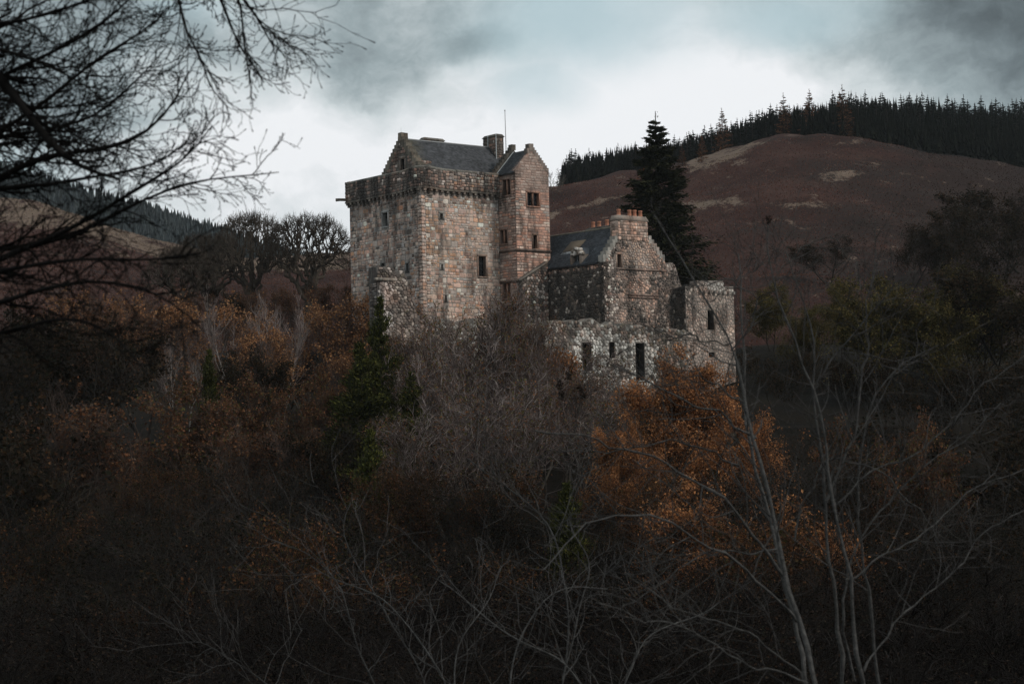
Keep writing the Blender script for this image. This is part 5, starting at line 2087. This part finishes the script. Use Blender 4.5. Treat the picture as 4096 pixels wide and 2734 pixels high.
# ---- the dark wood filling the glen
WL, WG = 'dark tangled tree in the shadowed wood below the castle', 'trees of the dark wood below the castle'
shrub = broadleaf(160, 6, stems=6, n1=7, n2=6, n3=6, n4=2, spread=34, up=.08, bark=(.03, .027, .025), twigc=((.012, .010, .0095), (.020, .018, .017)), leaves=12000,
                  leafc=((.010, .008, .006), (.024, .013, .008), (.013, .013, .009), (.036, .026, .019)), leaf=.038, leaf_spread=.06, name='shrub', cat='shrub', r0=.04, twig_r=.008, wob=.18)
rng = np.random.default_rng(29)
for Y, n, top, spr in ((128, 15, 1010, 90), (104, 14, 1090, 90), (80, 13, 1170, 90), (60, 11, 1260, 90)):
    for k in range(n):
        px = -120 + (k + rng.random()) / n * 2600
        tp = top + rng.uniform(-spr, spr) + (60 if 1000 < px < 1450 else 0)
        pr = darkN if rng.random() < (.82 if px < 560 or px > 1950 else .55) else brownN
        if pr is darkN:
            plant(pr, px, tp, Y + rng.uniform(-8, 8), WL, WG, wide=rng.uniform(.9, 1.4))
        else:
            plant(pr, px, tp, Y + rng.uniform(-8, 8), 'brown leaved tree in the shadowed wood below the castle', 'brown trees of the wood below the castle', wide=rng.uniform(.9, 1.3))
for Y, n, top in ((46, 15, 1290), (34, 12, 1380), (25, 9, 1440)):
    for k in range(n):
        px = -60 + (k + rng.random()) / n * 2500
        plant(shrub, px, top + rng.uniform(-90, 70), Y + rng.uniform(-4, 4), 'straggly dark shrub with small leaves on the near slope', 'straggly shrubs on the near slope', wide=rng.uniform(1.2, 1.9), sink=.1)


# ---------------------------------------------------------------- foreground trees
def poly(pts, Y0_, Y1_, r0_, r1_, n=22):
    """a branch through frame points, drifting from Y0_ to Y1_ metres, radii in frame pixels"""
    pts = np.array(pts, float)
    t = np.concatenate(([0], np.cumsum(np.hypot(*np.diff(pts, axis=0).T))))
    t /= t[-1]
    u = np.linspace(0, 1, n)
    # catmull-like smoothing
    x, y = np.interp(u, t, pts[:, 0]), np.interp(u, t, pts[:, 1])
    for _ in range(2):
        x[1:-1] = (x[:-2] + 2 * x[1:-1] + x[2:]) / 4
        y[1:-1] = (y[:-2] + 2 * y[1:-1] + y[2:]) / 4
    Yd = Y0_ + (Y1_ - Y0_) * u
    P = np.array([at(a, b, c) for a, b, c in zip(x, y, Yd)])
    r = (r0_ + (r1_ - r0_) * u) * Yd / 4000
    r = r * (1 + .12 * np.sin(np.arange(n) * 1.9) + .22 * (np.sin(np.arange(n) * 5.3 + pts[0][0]) > .75))
    T = norm(np.gradient(P, axis=0))
    return P[None], r[None], T[None]


fr_tree = empty('foreground_tree', (5.9 * .33, 12, -3.5), 'near bare tree with grey crooked stems spreading before the orange beech', 'tree')
SG = (.046, .044, .042)
stems = [
    # thick stems rising from below the frame
    ([(1905, 1720), (1880, 1600), (1822, 1400), (1792, 1260), (1760, 1120), (1732, 1010), (1716, 940), (1692, 860), (1680, 790), (1652, 740), (1630, 690), (1600, 640), (1562, 590), (1530, 545), (1502, 495)], 11, 12.5, 15, 1.6),
    ([(1880, 1720), (1850, 1560), (1800, 1330), (1742, 1110), (1722, 1000), (1708, 930), (1702, 850), (1701, 760), (1702, 700), (1698, 640), (1690, 590)], 13, 14, 13, 2),
    ([(1960, 1720), (1930, 1500), (1905, 1310), (1890, 1150), (1878, 1000), (1866, 900), (1875, 800), (1860, 700), (1822, 640), (1800, 580)], 12, 12.5, 11, 1.6),
    ([(2010, 1740), (1975, 1540), (1945, 1330), (1918, 1160), (1905, 1040), (1886, 960), (1850, 840), (1800, 730), (1760, 660), (1735, 600), (1763, 508)], 11.5, 12, 11, 2.0),
    ([(2050, 1740), (2020, 1560), (2000, 1380), (1965, 1200), (1958, 1080), (1990, 960), (2040, 860), (2110, 800), (2155, 782)], 12.5, 13, 9, 1.8),
    ([(1960, 1560), (1930, 1400), (1940, 1300), (1990, 1210), (2060, 1130), (2130, 1060), (2200, 1010), (2290, 930)], 12, 12, 6, 1.6),
    # limbs to the left
    ([(1800, 1330), (1740, 1240), (1690, 1175), (1640, 1120), (1560, 1082), (1480, 1050), (1400, 1022), (1340, 1000), (1290, 985), (1240, 976)], 11.5, 11, 8, 2.5),
    ([(1830, 1430), (1760, 1350), (1690, 1290), (1600, 1222), (1520, 1192), (1430, 1180), (1330, 1210), (1250, 1290)], 11.5, 10.5, 7.5, 2.0),
    ([(1732, 1010), (1660, 950), (1590, 925), (1530, 905), (1480, 872), (1440, 838), (1400, 832)], 12.2, 11.8, 6, 2.0),
    ([(1692, 1062), (1600, 1020), (1520, 1012), (1420, 1030), (1340, 1040)], 12.2, 12, 5, 1.6),
    ([(1716, 940), (1640, 875), (1600, 850), (1560, 852), (1520, 870)], 12.4, 12.4, 4.5, 1.6),
    ([(1680, 790), (1600, 780), (1520, 760), (1480, 740)], 12.4, 12.2, 4, 1.5),
    ([(1680, 800), (1720, 760), (1740, 700), (1700, 640), (1620, 655), (1560, 660)], 12.4, 12.2, 4, 1.4),
    # limbs to the right
    ([(1890, 1150), (1930, 1080), (1960, 1000), (1975, 900), (1990, 760), (2000, 640), (2005, 505)], 12.2, 12.5, 6, 1.4),
    ([(1866, 900), (1900, 830), (1950, 780), (2010, 700), (2060, 640), (2100, 620)], 12.3, 12.3, 4.5, 1.3),
    ([(1918, 1160), (1990, 1080), (2090, 1050), (2180, 980), (2230, 900), (2349, 820)], 12, 12.6, 5, 1.4),
    ([(1945, 1330), (2040, 1260), (2120, 1230), (2240, 1110), (2349, 1080)], 11.8, 12.4, 5, 1.6),
    ([(1820, 1240), (1850, 1130), (1880, 1060), (1930, 1040), (2010, 1080), (2100, 1160), (2170, 1250)], 12.2, 12.4, 5, 1.6),
    ([(1760, 660), (1840, 560), (1900, 545), (1960, 600), (1990, 660)], 12.2, 12.3, 3.2, 1.2),
    ([(1630, 690), (1700, 640), (1780, 590), (1790, 560)], 12.4, 12.5, 3, 1.2),
    ([(1792, 1260), (1700, 1270), (1620, 1262), (1560, 1240), (1480, 1240)], 11.8, 11.5, 4.5, 1.5),
    ([(1975, 1540), (2060, 1420), (2150, 1340), (2200, 1300), (2260, 1210), (2349, 1180)], 11.5, 12, 5, 1.5),
    ([(1880, 1600), (1760, 1480), (1650, 1420), (1560, 1400), (1450, 1340)], 11, 10.5, 5, 1.6),
    ([(1850, 1560), (1700, 1520), (1600, 1450), (1480, 1420), (1380, 1380)], 10.5, 10, 5, 1.5)]
tg, wg = Geo(), Geo()
rng = np.random.default_rng(41)
for i, (pts, ya, yb, ra, rb_) in enumerate(stems):
    br = poly(pts, ya, yb, ra * .46, rb_ * .7)
    jig = rng.normal(size=br[0].shape) * .007
    ph = rng.random(3) * 6
    kk = np.linspace(0, 1, br[0].shape[1])[None, :, None]
    jig = jig + .022 * np.sin(kk * 11 + ph) * kk + .012 * np.sin(kk * 23 + ph[::-1])
    br = (br[0] + jig, br[1], br[2])
    tg.tubes(br[0], br[1], 7 if ra > 5 else 5, shade(rng.uniform(.8, 1.15),  SG))
    n = 20 if i < 6 else 16
    p, d, L, r = sprout(rng, br, n, .35 if i < 6 else .2, 1.0, 44, 12, .30, 2.2, .5, .5, side=np.array((1, .5, 1)), shape=lambda t: 1.15 - .85 * t)
    b1 = shoot(rng, p, d, L, np.clip(r, .0028, .0055), 8, .17, .05, .4)
    wg.tubes(b1[0], b1[1], 4, cols(rng, len(b1[0]), [(.050, .047, .045), (.034, .031, .029)], .35))
    p, d, L, r = sprout(rng, b1, 3, .3, 1.0, 38, 14, .45, L, .7, .4, side=np.array((1, .5, 1)))
    b2 = shoot(rng, p, d, L, np.maximum(r * .8, .0022), 3, .15, .05, .9)
    wg.tubes(b2[0], b2[1], 3, cols(rng, len(b2[0]), [(.042, .038, .036)], .3))
tg.build('trunk', M['bark_near'], fr_tree, smooth=True)
wg.build('twigs', M['bark_near'], fr_tree, kind='stuff')
# hanging seed clusters on the near tree
for (x, y) in ((1284, 882), (1331, 890), (1306, 862), (1763, 507), (1290, 905), (1338, 908)):
    c = at(x, y, 11.3 if x < 1500 else 12)
    sg = Geo()
    n = 60
    sg.cards(c + rng.normal(size=(n, 3)) * np.array((.010, .010, .018)), .022, rng, cols(rng, n, ((.025, .02, .017),), .3), .4)
    sg.build('seed_cluster', M['twig'], fr_tree)

tangle = empty('foreground_shrub', (at(1230, 1900, 15)[0], 15, -5), 'near leafless shrub with pale curved stems low in the middle of the view', 'shrub')
curves = [
    ([(1260, 1760), (1290, 1560), (1310, 1420), (1300, 1340), (1285, 1260), (1260, 1200), (1200, 1150), (1140, 1110), (1080, 1050)], 15, 16, 6, 1.6),
    ([(1290, 1560), (1330, 1400), (1350, 1330), (1340, 1250), (1310, 1190)], 15, 15.5, 4, 1.4),
    ([(1150, 1760), (1170, 1560), (1200, 1440), (1240, 1370), (1310, 1350), (1400, 1345)], 14.5, 15, 4.5, 1.4),
    ([(1060, 1760), (1020, 1560), (960, 1450), (880, 1380), (800, 1340), (720, 1290)], 14.5, 15.5, 5, 1.4),
    ([(1060, 1760), (1040, 1560), (1060, 1450), (1120, 1380), (1160, 1290)], 14.5, 15.2, 4, 1.3),
    ([(1020, 1700), (960, 1520), (900, 1440), (860, 1360), (790, 1240), (770, 1180), (800, 1150)], 15, 16, 4, 1.2),
    ([(900, 1700), (860, 1560), (820, 1500), (800, 1420), (790, 1340), (690, 1260), (620, 1230)], 15.5, 16, 4, 1.2),
    ([(1400, 1760), (1420, 1580), (1480, 1470), (1560, 1420), (1650, 1380)], 15, 15.6, 4.5, 1.4),
    ([(1400, 1760), (1360, 1600), (1300, 1520), (1200, 1480), (1100, 1390), (1000, 1340)], 15, 15.6, 4.5, 1.4),
    ([(700, 1760), (640, 1600), (560, 1520), (470, 1480), (390, 1470)], 15, 15.6, 4, 1.2)]
tg, wg = Geo(), Geo()
rng = np.random.default_rng(47)
for i, (pts, ya, yb, ra, rb_) in enumerate(curves):
    br = poly(pts, ya, yb, ra * .5, rb_ * .8)
    kk = np.linspace(0, 1, br[0].shape[1])[None, :, None]
    br = (br[0] + .03 * np.sin(kk * 13 + rng.random(3) * 6) * kk, br[1], br[2])
    tg.tubes(br[0], br[1], 6, shade(rng.uniform(.5, 1.3), (.06, .058, .056)))
    p, d, L, r = sprout(rng, br, 18, .2, 1.0, 46, 14, .22, 2.4, .5, .7, side=np.array((1, .6, 1)))
    b1 = shoot(rng, p, d, L, np.clip(r, .0026, .0048), 7, .22, .04, .4)
    wg.tubes(b1[0], b1[1], 4, cols(rng, len(b1[0]), [(.055, .052, .05)], .4))
    p, d, L, r = sprout(rng, b1, 3, .3, 1.0, 38, 14, .45, L, .7, .4)
    b2 = shoot(rng, p, d, L, .0028, 4, .16, .05, .7)
    wg.tubes(b2[0], b2[1], 3, cols(rng, len(b2[0]), [(.05, .046, .044)], .4))
tg.build('trunk', M['bark_near'], tangle, smooth=True)
wg.build('twigs', M['bark_near'], tangle, kind='stuff')

fl_tree = empty('foreground_tree', (-4.2, 8, -3), 'near leafless tree with dense dark twigs hanging into the top left corner', 'tree')
DKB = (.012, .011, .0105)
tg, wg = Geo(), Geo()
tg.tubes(*[np.array(v)[None] for v in ([(-4.2, 8, -3.0), (-4.1, 8, -1), (-3.9, 8, .8), (-3.75, 8, 2.2), (-3.8, 8, 4.5)], [.2, .17, .15, .12, .06])], 9, DKB)
boughs = [
    ([(-600, 240), (-200, 190), (0, 225), (80, 250), (170, 245), (240, 225)], 8.4, 8.0, 7, 1.0, 12),
    ([(-600, 420), (-200, 360), (0, 330), (90, 320), (180, 325), (260, 350)], 8.5, 8.2, 7, 1.0, 12),
    ([(-600, 120), (-200, 100), (0, 110), (110, 150), (190, 190), (250, 240)], 7.4, 7.2, 7, 1.0, 12),
    ([(-700, 900), (-400, 700), (-150, 500), (0, 405), (60, 375), (105, 352), (140, 345), (190, 350), (240, 345), (300, 330), (340, 305), (380, 270), (410, 225), (430, 170)], 8.2, 7.6, 13, 1.2, 10),
    ([(-700, -100), (-300, -40), (-60, 110), (0, 175), (40, 230), (85, 290), (130, 350), (200, 395), (270, 410)], 8, 7.0, 20, 3, 10),
    ([(-700, 500), (-300, 420), (-50, 330), (100, 240), (200, 150), (280, 100), (340, 70), (390, 20)], 8, 7.8, 9, 1.2, 12),
    ([(-700, 1000), (-300, 760), (0, 590), (150, 535), (230, 485), (320, 430), (400, 385), (460, 340), (485, 290)], 8.2, 7.4, 10, 1.2, 11),
    ([(-600, 800), (-200, 600), (100, 560), (200, 528), (300, 470), (420, 420), (500, 405), (570, 405), (640, 395)], 8.2, 7.9, 8, 1.0, 10),
    ([(-700, 300), (-300, 250), (-50, 200), (100, 130), (190, 85), (270, 30), (330, -40)], 8.0, 7.2, 9, 1.5, 10),
    ([(-500, 560), (-100, 440), (100, 425), (250, 400), (340, 385), (410, 350), (450, 300)], 8.3, 7.4, 7, 1.0, 11),
    ([(-500, 300), (-100, 330), (100, 300), (220, 270), (280, 215), (340, 160), (380, 110)], 8.3, 7.9, 7, 1.0, 11),
    ([(-600, 100), (-200, 40), (0, 60), (120, 30), (260, -20)], 8, 7.0, 8, 2.0, 10),
    ([(200, -300), (380, -160), (480, -60), (552, -10), (556, 60), (562, 120), (572, 170), (576, 205)], 7.8, 7.6, 5, 1.2, 5),
    ([(300, -300), (420, -120), (500, -20), (530, 60), (550, 110), (590, 160), (606, 190)], 7.8, 7.8, 5, 1.2, 5),
    ([(380, -160), (400, -40), (430, 80), (455, 120), (470, 160), (482, 200)], 7.8, 7.5, 4, 1.0, 5),
    ([(552, -10), (590, 40), (612, 80), (622, 100)], 7.6, 7.7, 3, 1.2, 3),
    ([(-600, 1100), (-200, 760), (40, 680), (180, 640), (300, 650), (400, 690), (470, 760)], 8, 6.6, 8, 1.5, 11),
    ([(-600, 950), (-200, 660), (60, 610), (200, 590), (340, 600), (460, 580)], 8, 6.8, 8, 1.5, 12),
    ([(-600, 1000), (-200, 800), (20, 760), (160, 720), (260, 760), (340, 860)], 8, 6.6, 7, 1.5, 9)]
rng = np.random.default_rng(43)
for pts, ya, yb, ra, rb_, n in boughs:
    br = poly(pts, ya, yb, ra * 1.4, rb_ * 1.1, 26)
    tg.tubes(br[0], br[1], 7, DKB)
    hang = pts[0][1] < -200
    p, d, L, r = sprout(rng, br, int(n * 3.2), .28, .97, 38, 14, .165, 2.1, .40, .55, side=np.array((1, .8, 1)), shape=lambda t: 1.25 - .75 * t)
    L = L * (.55 if hang else 1.0)
    d = norm(d + np.array((.35, 0, -.25 if hang else .05)))
    b1 = shoot(rng, p, d, L, np.clip(r, .0030, .009), 8, .17, -.02 if hang else .02, .45)
    wg.tubes(b1[0], b1[1], 4, cols(rng, len(b1[0]), [DKB], .3))
    p, d, L, r = sprout(rng, b1, 6, .12, 1.0, 36, 14, .44, L, .62, .5)
    b2 = shoot(rng, p, d, L, np.clip(r, .0019, .0045), 6, .19, 0, .6)
    wg.tubes(b2[0], b2[1], 3, cols(rng, len(b2[0]), [DKB], .3))
    p, d, L, r = sprout(rng, b2, 2, .2, 1.0, 34, 14, .45, L, .75, .5)
    b3 = shoot(rng, p, d, L, .0014, 3, .16, 0, 1.0)
    b3[1][:, -1] = .0034                                # buds at the tips
    wg.tubes(b3[0], b3[1], 3, cols(rng, len(b3[0]), [DKB], .3))
tg.build('trunk', M['bark'], fl_tree, smooth=True)
wg.build('twigs', M['twig'], fl_tree, kind='stuff')

# thin autumn air: far things fade a little
m_, t_ = new_mat('haze')
vol = t_.new('ShaderNodeVolumePrincipled', {'Density': 0.00005, 'Color': (0.78, 0.84, 0.89, 1), 'Anisotropy': 0.1})
t_.new('ShaderNodeOutputMaterial', {1: vol.outputs[0]})
hz = Geo()
hz.box([(-1600, -130, -60), (1600, -130, -60), (1600, 1850, -60), (-1600, 1850, -60), (-1600, -130, 240), (1600, -130, 240), (1600, 1850, 240), (-1600, 1850, 240)])
hz = hz.build('haze', m_)
hz['kind'] = 'stuff'
hz['label'] = 'thin grey air between the viewer and the far hills'
hz['category'] = 'haze'

print('TRIS', sum(len(m.polygons) * 2 for m in bpy.data.meshes), 'OBJ', len(scene.objects))
